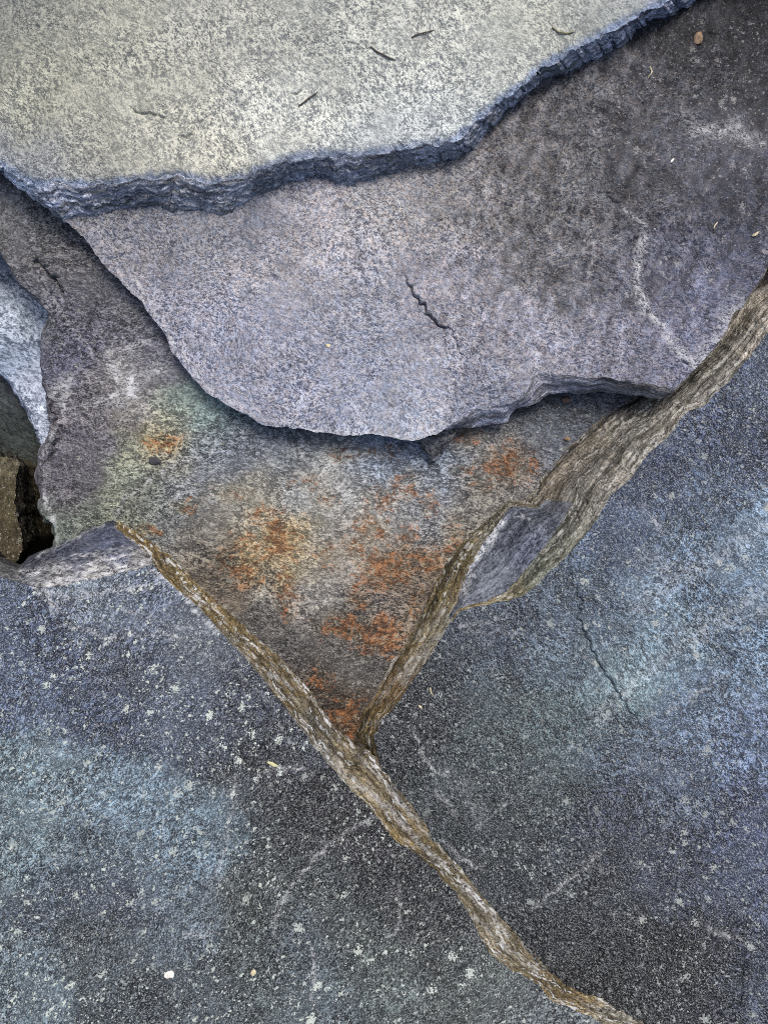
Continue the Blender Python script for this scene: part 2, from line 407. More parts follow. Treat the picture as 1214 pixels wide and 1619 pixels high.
        inn = -np.stack([tan[:, 1], -tan[:, 0]], 1) * sg
        zb = s.zbottom(s.R[:, -1, 0], s.R[:, -1, 1]) if callable(s.zbottom) else np.full(s.N, s.zbottom)
        zb = np.minimum(zb, s.zB - .002)
        rows = [B]
        for t_ in (.25, .55, .85, 1.0):
            off = s.under * t_ * (1 + .5 * fbm(s.idx * .9, s.idx * 0 + 3 * t_, 5, 3))
            q = s.R[:, -1] + inn * off[:, None]; zz = s.zB + (zb - s.zB) * t_
            X, Y = W(q[:, 0], q[:, 1], s.zB); rows.append(np.stack([X, Y, zz], 1))
        Vs = np.concatenate(rows); N = s.N; F = [tuple(f) if sgn_ok(P, f) else tuple(reversed(f)) for f in tris]
        for r in range(len(rows) - 1):
            for i in range(N):
                j = (i + 1) % N; a = n0 + r * N + i; b = n0 + r * N + j
                F.append((a, b, b + N, a + N) if sg < 0 else (a, a + N, b + N, b))
        F.append(tuple(n0 + (len(rows) - 1) * N + i for i in (range(N) if sg > 0 else range(N - 1, -1, -1))))
        Vall = np.concatenate([V, Vs]); allx = np.concatenate([x] + [s.R[:, -1, 0]] * len(rows)); ally = np.concatenate([y] + [s.R[:, -1, 1]] * len(rows))
        at = {'col': colf(allx, ally), 'rust': (rustf(allx, ally) if rustf else np.zeros(len(allx))), 'vein': (veinf(allx, ally) if veinf else np.zeros(len(allx)))}
        at['rust'][n0:] = 0; at['vein'][n0:] = 0
        if origin is None: origin = (float(Vall[:, 0].mean()), float(Vall[:, 1].mean()), float(Vall[:, 2].min()))
        s.origin = origin
        s.obj = make_mesh(s.name, Vall, F, mats, at, origin=origin)
        return s.obj
    def strip(s, name, k0, k1, mat, colf, veinf=None, i0=None, i1=None, amp=.0016, seed=9, rows=None, curl=1.0, terr=1.0, wander=.45):
        """the surface between ring k0 and ring k1 (u,v stored for the layered look)"""
        sel = np.arange(s.N) if i0 is None else np.where((s.idx >= i0) & (s.idx <= i1 + 1e-6))[0]
        closed = i0 is None
        A, B = s.ring(k0)[sel], s.ring(k1)[sel]; PA, PB = s.R[sel, k0], s.R[sel, k1]
        wid = np.linalg.norm(PB - PA, axis=1)
        rows = rows or int(np.clip(np.percentile(wid, 90) / 1.7, 3, 50))
        mid = (A + B) / 2; u = np.concatenate([[0], np.cumsum(np.linalg.norm(np.diff(mid, axis=0), axis=1))])
        dirv = B - A; Lw = np.linalg.norm(dirv, axis=1, keepdims=True) + 1e-9
        tang = np.gradient(mid, axis=0); nrm = np.cross(tang, dirv); nrm /= np.linalg.norm(nrm, axis=1, keepdims=True) + 1e-12
        nrm *= np.sign(nrm[:, 2:3] + 1e-9)
        V = []; sv = []; xs = []; ys = []; lay = []; nl = max(1.0, float(np.percentile(wid, 80)) / 10)
        for r in range(rows + 1):
            t_ = r / rows; q = A * (1 - t_) + B * t_; v = t_ * Lw[:, 0]
            win = np.sqrt(max(0, math.sin(math.pi * t_))) if 0 < t_ < 1 else 0
            w_ = np.clip(Lw[:, 0] / .012, .1, 1)
            dsp = ((ridge(u * 22, v * 170, seed, 3) * .9 if terr else ridge(u * 60, v * 90, seed, 4) * 1.3) + fbm(u * 70, v * 260, seed + 4, 3) * .8 + fbm(u * 14, v * 40, seed + 8, 3) * .9) * amp * win * w_
            # terraces: the layers break off in little steps
            ph = t_ * nl + wander * np.round(fbm(u * 11, t_ * 2 + 0 * u, seed + 2, 3) * 4.5) / 3 + .5 * fbm(u * 45, t_ * 3 + 0 * u, seed + 6, 3)
            fr = ph - np.floor(ph); ter = (sstep(0, .16, fr) * (1 - fr) - .35) * 2.6 * amp * win * w_ * terr
            lay.append(.62 + .86 * _hash(np.floor(ph), np.floor(ph) * 0, seed)) if terr else lay.append(1 + 0 * u)
            V.append(q + nrm * (dsp + ter)[:, None]); sv.append(np.stack([u, v, 0 * u], 1))
            pp = PA * (1 - t_) + PB * t_; xs.append(pp[:, 0]); ys.append(pp[:, 1])
        V = np.concatenate(V); n = len(sel); F = []
        T0 = s.R[:, 0]; sg = 1 if np.sum(T0[:, 0] * np.roll(T0[:, 1], -1) - np.roll(T0[:, 0], -1) * T0[:, 1]) > 0 else -1
        for r in range(rows):
            for i in range(n if closed else n - 1):
                j = (i + 1) % n; a = r * n + i; b = r * n + j
                F.append((a, a + n, b + n, b) if sg > 0 else (a, b, b + n, a + n))
        xs = np.concatenate(xs); ys = np.concatenate(ys)
        at = {'col': colf(xs, ys) * np.concatenate(lay)[:, None], 'rust': np.zeros(len(xs)), 'vein': (veinf(xs, ys) if veinf else np.zeros(len(xs))), 'sv': np.concatenate(sv)}
        return make_mesh(name, V, F, [mat], at, parent=s.obj, origin=s.origin)
def sgn_ok(P, f):
    a, b, c = P[f[0]], P[f[1]], P[f[2]]
    return ((b[0] - a[0]) * (c[1] - a[1]) - (b[1] - a[1]) * (c[0] - a[0])) < 0      # y runs down in plan pixels

def linemask(lines, width, seed=3, wob=3.0):
    """pale mineral veins: lines = [(points, width, strength)]"""
    L2 = [(wiggle(p, wob, seed + i), w_, st) for i, (p, w_, st) in enumerate(lines)]
    def f(x, y):
        out = np.zeros(len(x))
        for p, w_, st in L2:
            a = np.array(p); m = (x > a[:, 0].min() - 60) & (x < a[:, 0].max() + 60) & (y > a[:, 1].min() - 60) & (y < a[:, 1].max() + 60)
            if not m.any(): continue
            dd, _, tt = segdist(x[m], y[m], p)
            v = np.exp(-(dd / (w_ * width)) ** 2) * st * np.clip(.65 + 1.1 * fbm(x[m] * .07, y[m] * .07, 21, 3), 0, 1.3)
            out[m] = np.maximum(out[m], v)
        return out
    return f
def blobmask(blobs):
    def f(x, y):
        o = np.zeros(len(x))
        wx = x + 16 * fbm(x * .03, y * .03, 5, 4); wy = y + 16 * fbm(x * .03 + 5, y * .03, 6, 4)
        for (cx, cy, rx, ry, st) in blobs:
            rx, ry = rx * 1.45, ry * 1.45
            o = np.maximum(o, .86 * st * np.exp(-(((wx - cx) / rx) ** 2 + ((wy - cy) / ry) ** 2)))
        return o * (1 + .25 * fbm(x * .09, y * .09, 15, 3)) * 1.12
    return f
def shade(anch, sig, mott=.22, f=.02, seed=31, sat=1.0, gain=(1, 1, 1), con=0.0, piv=.07):
    def g(x, y):
        c = palette(x, y, anch, sig); l = c @ np.array([.25, .6, .15]); c = (l[:, None] + (c - l[:, None]) * sat) * np.array(gain) * ((l / piv) ** con)[:, None]
        return c * (1 + mott * fbm(x * f, y * f, seed, 5, .6))[:, None] * np.array(ALB)
    return g
ALB = (1.05, 1.05, 1.05)

# ================================================================== THE STONES
# ---- ground far below the gaps
def build_ground():
    n = 60; xs = np.concatenate([-np.geomspace(30, .8, 14), np.linspace(-.75, .75, n), np.geomspace(.8, 30, 14)])
    X, Y = np.meshgrid(xs, xs); X = X.ravel(); Y = Y.ravel()
    Z = -.262 + .008 * fbm(X * 6, Y * 6, 3, 5); k = len(xs)
    F = [(j * k + i, j * k + i + 1, (j + 1) * k + i + 1, (j + 1) * k + i) for j in range(k - 1) for i in range(k - 1)]
    m = plain_mat('dark_gravelly_soil', (.016, .014, .012), (.07, .062, .052), 120, .9, .9)
    g = make_mesh('ground', np.stack([X, Y, Z], 1), F, [m], {}); tag(g, 'dark gravelly soil deep below the stones', None, None, 'structure')
build_ground()

# ---- rust-stained slab (bottom of the pile, its left wing folds down along a crease)
def rel_rust(x, y):
    a = .0035 * fbm(x * .008, y * .008, 11, 4) + .0018 * fbm(x * .03, y * .045, 12, 4) + .0006 * ridge(x * .035, y * .10, 13, 3)
    dd, _, _ = segdist(x, y, [(175, 835), (235, 740), (345, 630)])
    return a - .0022 * np.exp(-(dd / 16) ** 2)
ANCH_RUST = [(100, 400, (92, 90, 92)), (60, 340, (98, 98, 98)), (150, 500, (86, 84, 92)), (110, 560, (80, 80, 96)), (200, 470, (92, 92, 95)), (205, 605, (135, 130, 126)),
    (150, 640, (100, 95, 98)), (240, 560, (98, 98, 108)), (120, 760, (88, 82, 88)), (100, 700, (88, 84, 92)), (150, 835, (92, 98, 80)), (110, 850, (90, 98, 88)),
    (325, 640, (118, 140, 136)), (285, 670, (128, 140, 124)), (262, 702, (150, 132, 92)), (235, 745, (116, 124, 108)), (205, 785, (122, 124, 100)), (330, 715, (116, 122, 130)),
    (290, 760, (116, 120, 122)), (250, 800, (104, 106, 104)), (400, 700, (98, 104, 112)), (460, 740, (120, 124, 126)), (600, 735, (132, 144, 158)), (690, 725, (122, 132, 144)), (560, 770, (140, 142, 140)), (700, 760, (124, 132, 142)), (760, 700, (120, 116, 112)),
    (860, 690, (92, 96, 104)), (850, 650, (60, 62, 66)), (900, 660, (78, 82, 88)), (400, 790, (146, 140, 122)), (520, 765, (148, 146, 138)), (330, 850, (112, 106, 94)), (350, 910, (96, 84, 68)), (450, 880, (146, 134, 104)),  # first anchors: dark rock plus the notch cavity's shade, put into the colour
    (560, 850, (146, 140, 128)), (650, 800, (130, 132, 134)), (740, 790, (118, 112, 100)), (480, 935, (138, 132, 122)), (600, 950, (108, 100, 92)), (650, 930, (112, 98, 82)), (430, 1000, (78, 74, 70)),
    (520, 1010, (96, 92, 86)), (560, 1050, (84, 80, 76)), (500, 1075, (66, 56, 46)), (545, 1140, (60, 47, 35)), (480, 1030, (70, 66, 62)), (800, 760, (112, 108, 102)), (40, 500, (90, 90, 96))]
rustf = blobmask([(385, 862, 22, 20, .75), (440, 850, 26, 34, .8), (392, 900, 22, 20, .8), (415, 815, 18, 14, .6), (590, 830, 26, 24, .7), (605, 900, 34, 26, .85), (690, 882, 30, 24, .85),
    (560, 870, 20, 20, .55), (640, 770, 22, 20, .6), (600, 712, 44, 10, .5), (735, 690, 20, 14, .6), (805, 735, 34, 24, .7), (545, 988, 36, 16, .8), (595, 1002, 38, 22, .9), (545, 1140, 26, 36, .8),
    (500, 1080, 22, 18, .6), (258, 702, 20, 12, 1.0), (236, 840, 12, 7, .75), (292, 800, 16, 7, .65), (460, 955, 16, 18, .5), (568, 942, 12, 18, .7), (735, 745, 20, 12, .5), (610, 790, 26, 20, .7),
    (680, 800, 12, 20, .6), (715, 850, 14, 30, .55), (515, 790, 16, 14, .45), (520, 880, 22, 16, .5), (640, 860, 24, 30, .6), (450, 920, 18, 22, .6), (765, 770, 20, 12, .45), (350, 880, 12, 16, .5),
    (480, 760, 40, 14, .32), (370, 780, 24, 12, .32), (540, 715, 18, 12, .5), (660, 960, 14, 30, .45)])
veins_rust = linemask([([(60, 430), (100, 500), (150, 560), (185, 598)], .8, .35), ([(175, 580), (186, 598)], 1.6, 1.0), ([(150, 640), (205, 612), (215, 598), (260, 585)], 1.6, .6), ([(205, 598), (209, 626)], 3.0, 1.1), ([(170, 560), (215, 548), (235, 540)], 1.4, .5), ([(88, 620), (104, 612), (110, 600)], 3.0, .6), ([(28, 300), (40, 345), (62, 400)], 1.0, .35),
    ([(70, 720), (90, 680), (105, 660), (95, 620)], .9, .6), ([(60, 760), (72, 790), (84, 825), (88, 858)], 1.1, .7), ([(170, 635), (185, 638), (200, 628)], 2.0, .5),
    ([(180, 822), (196, 790), (240, 755), (280, 735)], 1.0, .4), ([(520, 735), (535, 765), (545, 785)], 4.5, .30), ([(470, 935), (476, 965)], 4, .35), ([(545, 890), (560, 905)], 4, .3), ([(100, 640), (110, 610)], 3, .35)], 3.4, 5)
st_rust = [(-260, 120), (-260, 330), (-60, 370), (0, 398), (28, 440), (58, 472), (80, 498), (68, 540), (66, 570), (72, 600), (78, 640), (84, 672), (76, 700), (66, 712), (60, 745), (66, 775), (64, 800), (70, 822), (84, 828), (88, 845),
    (88, 880), (130, 960), (-300, 1040), (-300, 2000), (1500, 2000), (1500, 120), (600, 80)]
rust = Slab('rust_stained_rock', st_rust, 2, lambda x, y: z_rust(x, y) - .02, z_rust, -.255, rel_rust, jit=5, auto=3, under=10)

M_rust = stone('rust_streaked_schist', 240, 1.6, .12, (.24, .24, .26), (2.4, 2.35, 2.28), .41, .61, 1.0, .75, wrinkle=.8, mid=.22, pits=.5, crystal=.3, csize=110, fibre=.55, fscale=170, skew=1.5)
M_redge = edge_mat('dark_slab_edge', .2)
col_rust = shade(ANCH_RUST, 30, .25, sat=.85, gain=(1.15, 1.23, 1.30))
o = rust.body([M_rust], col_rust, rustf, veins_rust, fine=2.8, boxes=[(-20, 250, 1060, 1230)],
    cracks=[dict(pts=wiggle([(52, 408), (70, 418), (78, 436), (92, 446), (104, 474)], 5, 4, 3), d=.007, w=1.8, step=.007, side=-1, sw=34), dict(pts=wiggle([(138, 500), (146, 545), (165, 580), (182, 598)], 4, 4, 3), d=.003, w=1.5, step=.004, side=1, sw=30), dict(pts=wiggle([(70, 600), (88, 660), (100, 690), (66, 740)], 6, 4, 3), d=.003, w=1.6, step=.005, side=1, sw=26), dict(pts=wiggle([(182, 822), (206, 786), (245, 742), (300, 690)], 4, 4), d=.0015, w=1.6), dict(pts=wiggle([(60, 425), (66, 455), (84, 468)], 3, 4), d=.004, w=1.6), dict(pts=wiggle([(130, 582), (150, 584)], 1, 3), d=.002, w=1.3), dict(pts=wiggle([(268, 712), (290, 695)], 1, 6), d=.002, w=1.2),
            dict(pts=wiggle([(225, 622), (240, 630)], 1, 6), d=.002, w=1.4)])
tag(o, 'rust-stained grey slab at the bottom of the V between the dark slabs', 'stone slab')
rust.strip('broken_edge', 0, 1, M_redge, col_rust, amp=.001)

# ---- big dark slab on the right, over the rusty slab
def rel_right(x, y):
    return .0040 * fbm(x * .005, y * .005, 41, 4) + .0019 * fbm(x * .026, y * .026, 42, 4) + .0008 * fbm(x * .10, y * .10, 43, 3)
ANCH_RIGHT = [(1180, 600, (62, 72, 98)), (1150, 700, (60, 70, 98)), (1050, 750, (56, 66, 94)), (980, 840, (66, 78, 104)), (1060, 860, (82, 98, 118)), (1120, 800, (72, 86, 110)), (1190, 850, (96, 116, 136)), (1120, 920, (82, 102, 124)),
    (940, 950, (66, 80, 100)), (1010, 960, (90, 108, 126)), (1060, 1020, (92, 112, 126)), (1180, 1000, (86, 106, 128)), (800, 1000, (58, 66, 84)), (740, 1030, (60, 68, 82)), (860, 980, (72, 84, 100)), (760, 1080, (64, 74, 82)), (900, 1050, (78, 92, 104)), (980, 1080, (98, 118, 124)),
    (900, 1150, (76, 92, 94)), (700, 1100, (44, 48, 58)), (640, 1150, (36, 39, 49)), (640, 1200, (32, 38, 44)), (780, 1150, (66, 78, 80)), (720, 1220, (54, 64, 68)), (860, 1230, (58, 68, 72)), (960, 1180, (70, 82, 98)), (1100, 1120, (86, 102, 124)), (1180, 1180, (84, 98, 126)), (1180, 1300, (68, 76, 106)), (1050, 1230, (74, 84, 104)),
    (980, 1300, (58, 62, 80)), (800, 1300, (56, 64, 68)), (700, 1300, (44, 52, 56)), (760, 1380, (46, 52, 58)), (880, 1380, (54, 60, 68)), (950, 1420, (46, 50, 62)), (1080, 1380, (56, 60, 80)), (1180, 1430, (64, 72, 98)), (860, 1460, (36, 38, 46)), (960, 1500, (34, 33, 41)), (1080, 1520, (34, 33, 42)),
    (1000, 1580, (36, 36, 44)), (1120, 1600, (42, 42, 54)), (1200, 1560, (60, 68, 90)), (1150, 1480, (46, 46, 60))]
z_edgeB = lambda x, y: z_rust(x, y) - .004
st_R = [  # T, M2, M1, B
    ((1400, 400), (1370, 375), (1360, 370), (1330, 330)), ((1235, 500), (1210, 478), (1203, 470), (1172, 430)), ((1187, 562), (1160, 545), (1148, 540), (1120, 510)),
    ((1155, 599), (1120, 580), (1112, 574), (1085, 552)), ((1117, 637), (1085, 618), (1077, 610), (1045, 585)), ((1086, 652), (1060, 640), (1050, 633), (1018, 610)), ((1056, 690), (1030, 662), (1022, 654), (994, 628)),
    ((1025, 717), (992, 690), (983, 682), (956, 652)), ((998, 755), (958, 722), (950, 714), (920, 679)), ((964, 786), (930, 752), (918, 740), (891, 706)), ((945, 817), (912, 778), (886, 762), (865, 736)),
    ((925, 845), (905, 795), (864, 792), (842, 771)), ((905, 868), (893, 817), (846, 802), (823, 794)), ((890, 885), (872, 847), (808, 801), (800, 795)), ((868, 905), (848, 880), (797, 814), (785, 806)),
    ((848, 925), (825, 908), (782, 834), (760, 831)), ((824, 943), (800, 935), (765, 858), (731, 854)), ((785, 953), (772, 950), (750, 883), (713, 875)), ((757, 959), (748, 957), (738, 910), (692, 908)),
    ((730, 967), (726, 965), (723, 948), (672, 949)), ((713, 980), (711, 978), (709, 976), (651, 990)), ((688, 1024), (687, 1023), (685, 1022), (631, 1027)), ((657, 1070), (656, 1069), (654, 1068), (606, 1064)),
    ((622, 1119), (621, 1118), (619, 1117), (581, 1110)), ((601, 1143), (600, 1142), (598, 1141), (569, 1138)), ((591, 1172), (590, 1171), (588, 1170), (560, 1171)), ((612, 1240), (611, 1239), (609, 1238), (585, 1240)),
    (680, 1420), (860, 1640), (1000, 1900), (1500, 1950), (1620, 1200), (1600, 520)]
zfr = {i: [1, .60, .30, 0] for i in range(1, 11)}; zfr.update({i: [1, .66, .56, 0] for i in range(12, 17)}); zfr.update({11: [1, .66, .50, 0], 17: [1, .86, .66, 0], 18: [1, .93, .78, 0], 19: [1, .97, .9, 0], 20: [1, .99, .97, 0]})
right = Slab('dark_blue_rock', st_R, 4, z_edgeB, z_right, lambda x, y: np.maximum(z_rust(x, y) - .01, -.1), rel_right, jit=3.2, jseed=61, zfrac=zfr, auto=10, under=6)
M_right = stone('dark_blue_speckled_schist', 270, 1.45, math.radians(50), (.24, .25, .28), (2.45, 2.45, 2.45), .415, .62, .9, .72, crystal=.75, csize=100, ccol=(.38, .42, .41), scratch=.25, mid=.3, pits=.5, fibre=.8, fscale=190, skew=1.8)
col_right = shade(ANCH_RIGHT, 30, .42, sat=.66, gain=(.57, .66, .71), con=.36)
veins_right = linemask([([(655, 1150), (668, 1195), (690, 1222), (706, 1228)], .9, .5), ([(700, 1330), (730, 1358), (765, 1378)], .9, .6), ([(835, 1440), (880, 1405), (938, 1358)], .7, .6), ([(930, 1370), (944, 1350)], 2.2, .5),
    ([(690, 1250), (725, 1290)], 1.6, .35), ([(745, 1315), (800, 1268)], .45, .6), ([(755, 1355), (785, 1328)], .45, .5), ([(670, 1180), (760, 1120)], .45, .25), ([(790, 1280), (960, 1130)], .4, .3), ([(940, 1140), (1060, 1030), (1214, 930)], 5, .20), ([(1000, 960), (1214, 830)], 6, .20), ([(1090, 1010), (1214, 960)], 3.5, .22), ([(1020, 880), (1060, 905), (1110, 900)], 5, .25), ([(700, 1220), (740, 1250), (760, 1300)], 5, .12), ([(730, 990), (800, 975)], 1.0, .5), ([(740, 1000), (830, 1000)], .7, .4),
    ([(1120, 1470), (1180, 1490)], 2, .3), ([(1050, 1130), (1160, 1060)], .8, .4), ([(1020, 800), (1045, 840)], 3, .25), ([(1060, 1010), (1214, 930)], 6, .12)], 2.3, 9, 4)
cr_right = [dict(pts=wiggle([(895, 885), (905, 920), (918, 950), (912, 975), (930, 1010), (948, 1055), (980, 1100), (1002, 1132), (1015, 1150)], 3, 7, 3), d=.0036, w=1.15, step=.0018, side=-1, sw=18), dict(pts=wiggle([(1042, 1195), (1046, 1225)], 2, 7), d=.003, w=1.5),
    dict(pts=wiggle([(1172, 1490), (1176, 1540), (1170, 1590), (1172, 1640)], 3, 8), d=.003, w=1.5, step=.001), dict(pts=wiggle([(880, 1200), (884, 1216)], 2, 8), d=.003, w=1.5), dict(pts=wiggle([(1040, 1195), (1052, 1180)], 2, 7), d=.002, w=1.3)]
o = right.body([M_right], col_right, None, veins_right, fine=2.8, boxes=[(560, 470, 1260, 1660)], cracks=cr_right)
tag(o, 'large dark blue speckled slab on the right with an olive-grey broken rim', 'stone slab')
ANCH_REDGE = [(1214, 450, (96, 90, 80)), (1210, 500, (150, 140, 124)), (1180, 520, (118, 112, 98)), (1140, 560, (100, 98, 92)), (1100, 600, (96, 94, 88)), (1060, 640, (104, 100, 88)), (1000, 650, (78, 76, 70)), (1000, 700, (110, 108, 98)), (950, 690, (92, 84, 66)), (920, 700, (80, 74, 60)),
    (880, 740, (92, 82, 62)), (940, 760, (108, 104, 94)), (850, 780, (88, 78, 56)), (930, 810, (98, 98, 92)), (880, 860, (100, 102, 96)), (840, 900, (98, 102, 100)), (800, 940, (120, 112, 92)), (740, 962, (130, 112, 80)),
    (780, 815, (96, 88, 64)), (740, 860, (92, 80, 50)), (710, 910, (82, 68, 38)), (690, 950, (84, 70, 40)), (670, 1000, (104, 90, 62)), (640, 1040, (108, 88, 54)), (610, 1090, (110, 84, 46)), (585, 1130, (104, 84, 48)), (572, 1170, (92, 76, 48))]
ANCH_LEDGE = [(840, 820, (86, 92, 106)), (800, 850, (92, 100, 116)), (780, 900, (104, 114, 128)), (750, 930, (98, 104, 116)), (830, 870, (78, 86, 106)), (790, 940, (82, 90, 106)), (900, 780, (96, 98, 100)), (870, 800, (92, 98, 108))]
vr = linemask([([(792, 825), (768, 860), (745, 893), (730, 935)], 2.2, .8), ([(812, 815), (840, 820)], .8, .7)], 3.4, 2)
vedge = linemask([([(808, 800), (778, 832), (745, 885), (716, 960)], .5, .4), ([(707, 985), (680, 1020), (655, 1050), (640, 1075)], 2.4, .8), ([(690, 900), (705, 885), (716, 872)], 1.2, .8), ([(672, 955), (650, 995), (632, 1030), (590, 1105)], .8, .9), ([(700, 960), (690, 985), (660, 1010)], 1.8, .6),
    ([(650, 1040), (620, 1085), (600, 1110)], 1.3, .7), ([(1100, 610), (1050, 655), (1000, 690)], 2.2, .45), ([(1190, 520), (1140, 570)], 1.8, .4)], 3.2, 4)
M_rim = edge_mat('olive_layered_rim', .55)
ce0 = shade(ANCH_REDGE, 24, .3, sat=.8, gain=(.82, .86, .76)); ce1 = shade(ANCH_REDGE, 24, .3, sat=.42, gain=(1.0, 1.0, .98))
def ce(x, y):
    f_ = sstep(900, 780, y + 30 * fbm(x * .02, y * .02, 4, 3))[:, None]; return ce0(x, y) * (1 - f_) + ce1(x, y) * f_
o = right.strip('broken_edge', 2, 3, M_rim, ce, vedge, 0, 26, amp=.0016, seed=3); o['label'] = 'lower olive band of the broken rim'
M_ledge = stone('fresh_blue_break', 260, 1.6, math.radians(-50), (.26, .28, .34), (1.9, 1.9, 1.85), .41, .60, .9, .6, wrinkle=.7, pits=.2)
o = right.strip('chipped_ledge', 1, 2, M_ledge, lambda x, y: np.where((((x - 60) < 855))[:, None], shade(ANCH_LEDGE, 20, .2, sat=.65, gain=(1.15, 1.18, 1.2))(x, y), ce(x, y)), vr, 11, 20, amp=.0016, seed=13); o['label'] = 'blue-grey chipped ledge'
right.strip('edge_band', 1, 2, M_rim, ce, vedge, 0, 11, amp=.0008, seed=15)
right.strip('edge_band', 1, 2, M_rim, ce, vedge, 20, 26, amp=.0004, seed=15)
o = right.strip('broken_edge', 0, 1, M_rim, ce, vedge, 0, 26, amp=.0018, seed=17); o['label'] = 'upper grey band of the broken rim'
right.strip('back_edge', 0, 3, M_rim, ce, None, 26, 33, amp=.001, rows=4)

# ---- big dark slab at the lower left, over both
def rel_lower(x, y):
    return .0040 * fbm(x * .005, y * .005, 51, 4) + .0019 * fbm(x * .026, y * .026, 52, 4) + .0008 * fbm(x * .10, y * .10, 53, 3)
def z_lowB(x, y):
    t_ = sstep(566, 584, x); return z_rust(x, y) * (1 - t_) + z_right(x, y) * t_ - .004
ANCH_LOW = [(80, 1000, (60, 72, 104)), (30, 960, (64, 76, 104)), (200, 960, (88, 96, 118)), (140, 935, (104, 110, 124)), (300, 1000, (84, 88, 102)), (250, 930, (88, 96, 122)), (200, 1050, (66, 72, 96)), (30, 1100, (72, 86, 116)), (90, 1200, (88, 106, 118)), (220, 1280, (88, 108, 124)), (150, 1350, (78, 94, 108)), (20, 1250, (90, 110, 120)), (30, 1340, (84, 102, 110)),
    (300, 1150, (70, 78, 100)), (150, 1120, (62, 72, 102)), (400, 1120, (60, 62, 80)), (450, 1180, (56, 58, 74)), (350, 1300, (84, 104, 118)), (280, 1380, (84, 102, 118)), (450, 1240, (50, 48, 58)), (520, 1290, (42, 39, 48)), (400, 1250, (56, 54, 62)), (440, 1340, (58, 60, 62)), (500, 1400, (62, 66, 68)), (590, 1340, (40, 36, 46)), (610, 1400, (42, 38, 48)), (560, 1450, (66, 72, 70)), (400, 1440, (64, 70, 68)), (400, 1520, (66, 74, 74)),
    (290, 1460, (80, 90, 102)), (180, 1420, (58, 64, 82)), (80, 1420, (66, 76, 92)), (50, 1540, (84, 98, 108)), (150, 1500, (70, 78, 84)), (200, 1590, (60, 68, 76)), (320, 1580, (66, 74, 82)), (600, 1550, (76, 84, 80)), (700, 1500, (60, 62, 62)), (680, 1440, (46, 44, 50)), (760, 1570, (78, 82, 78)), (520, 1590, (74, 84, 90)), (480, 1500, (64, 74, 84)), (860, 1610, (84, 88, 92))]
st_L = [ # T, M, B
    ((-300, 880), (-300, 806), (-300, 800)), ((-60, 900), (-60, 872), (-60, 866)), ((0, 912), (-2, 886), (0, 880)), ((34, 922), (30, 900), (31, 893)), ((60, 930), (50, 885), (48, 879)), ((92, 928), (84, 871), (82, 865)),
    ((128, 920), (122, 853), (120, 846)), ((160, 914), (147, 841), (145, 833)), ((190, 906), (170, 833), (169, 825)), ((215, 900), (184, 836), (184, 825)), ((232, 895), (206, 852), (211, 833)), ((243, 893), (228, 868), (238, 856)),
    ((252, 903), (246, 890), (273, 882)), ((268, 920), (266, 916), (297, 905)), ((285, 936), (283, 933), (314, 925)), ((302, 949), (300, 946), (331, 942)), ((322, 966), (321, 963), (353, 960)), ((350, 1000), (350, 996), (382, 985)), ((375, 1028), (375, 1024), (404, 1004)),
    ((400, 1054), (401, 1050), (426, 1023)), ((441, 1106), (442, 1102), (468, 1063)), ((474, 1148), (475, 1144), (495, 1093)), ((499, 1184), (500, 1180), (515, 1126)), ((519, 1208), (520, 1204), (538, 1153)), ((538, 1230), (539, 1226), (562, 1173)), ((557, 1251), (558, 1247), (583, 1186)),
    ((585, 1275), (586, 1271), (618, 1221)), ((596, 1292), (597, 1288), (648, 1260)), ((622, 1325), (623, 1320), (672, 1300)), ((657, 1350), (658, 1346), (690, 1328)), ((684, 1372), (685, 1368), (727, 1370)), ((712, 1402), (713, 1398), (750, 1400)),
    ((742, 1447), (744, 1443), (782, 1433)), ((760, 1482), (762, 1479), (812, 1460)), ((779, 1512), (781, 1508), (845, 1498)), ((812, 1536), (815, 1532), (877, 1534)), ((852, 1556), (854, 1552), (907, 1561)), ((868, 1580), (871, 1575), (947, 1575)), ((907, 1596), (910, 1592), (987, 1600)), ((960, 1620), (963, 1616), (1024, 1619)),
    ((1060, 1680), (1063, 1676), (1110, 1670)), (1200, 1800), (1100, 2150), (200, 2250), (-380, 1900), (-420, 1300)]
zfl = {i: [1, .5, 0] for i in range(0, 10)}; zfl.update({10: [1, .6, 0], 11: [1, .75, 0], 12: [1, .9, 0]})
low = Slab('dark_speckled_rock', st_L, 3, z_lowB, z_lower, lambda x, y: z_lowB(x, y) - .008, rel_lower, jit=3.4, jseed=81, zfrac=zfl, auto=10, under=6)
M_low = stone('dark_speckled_schist', 260, 1.45, math.radians(-48), (.24, .25, .28), (2.45, 2.45, 2.42), .415, .62, .9, .72, crystal=.95, csize=84, ccol=(.46, .52, .49), scratch=.25, mid=.3, pits=.5, fibre=.8, fscale=180, skew=1.8)
col_low = shade(ANCH_LOW, 30, .42, sat=.58, gain=(.57, .66, .71), con=.36)
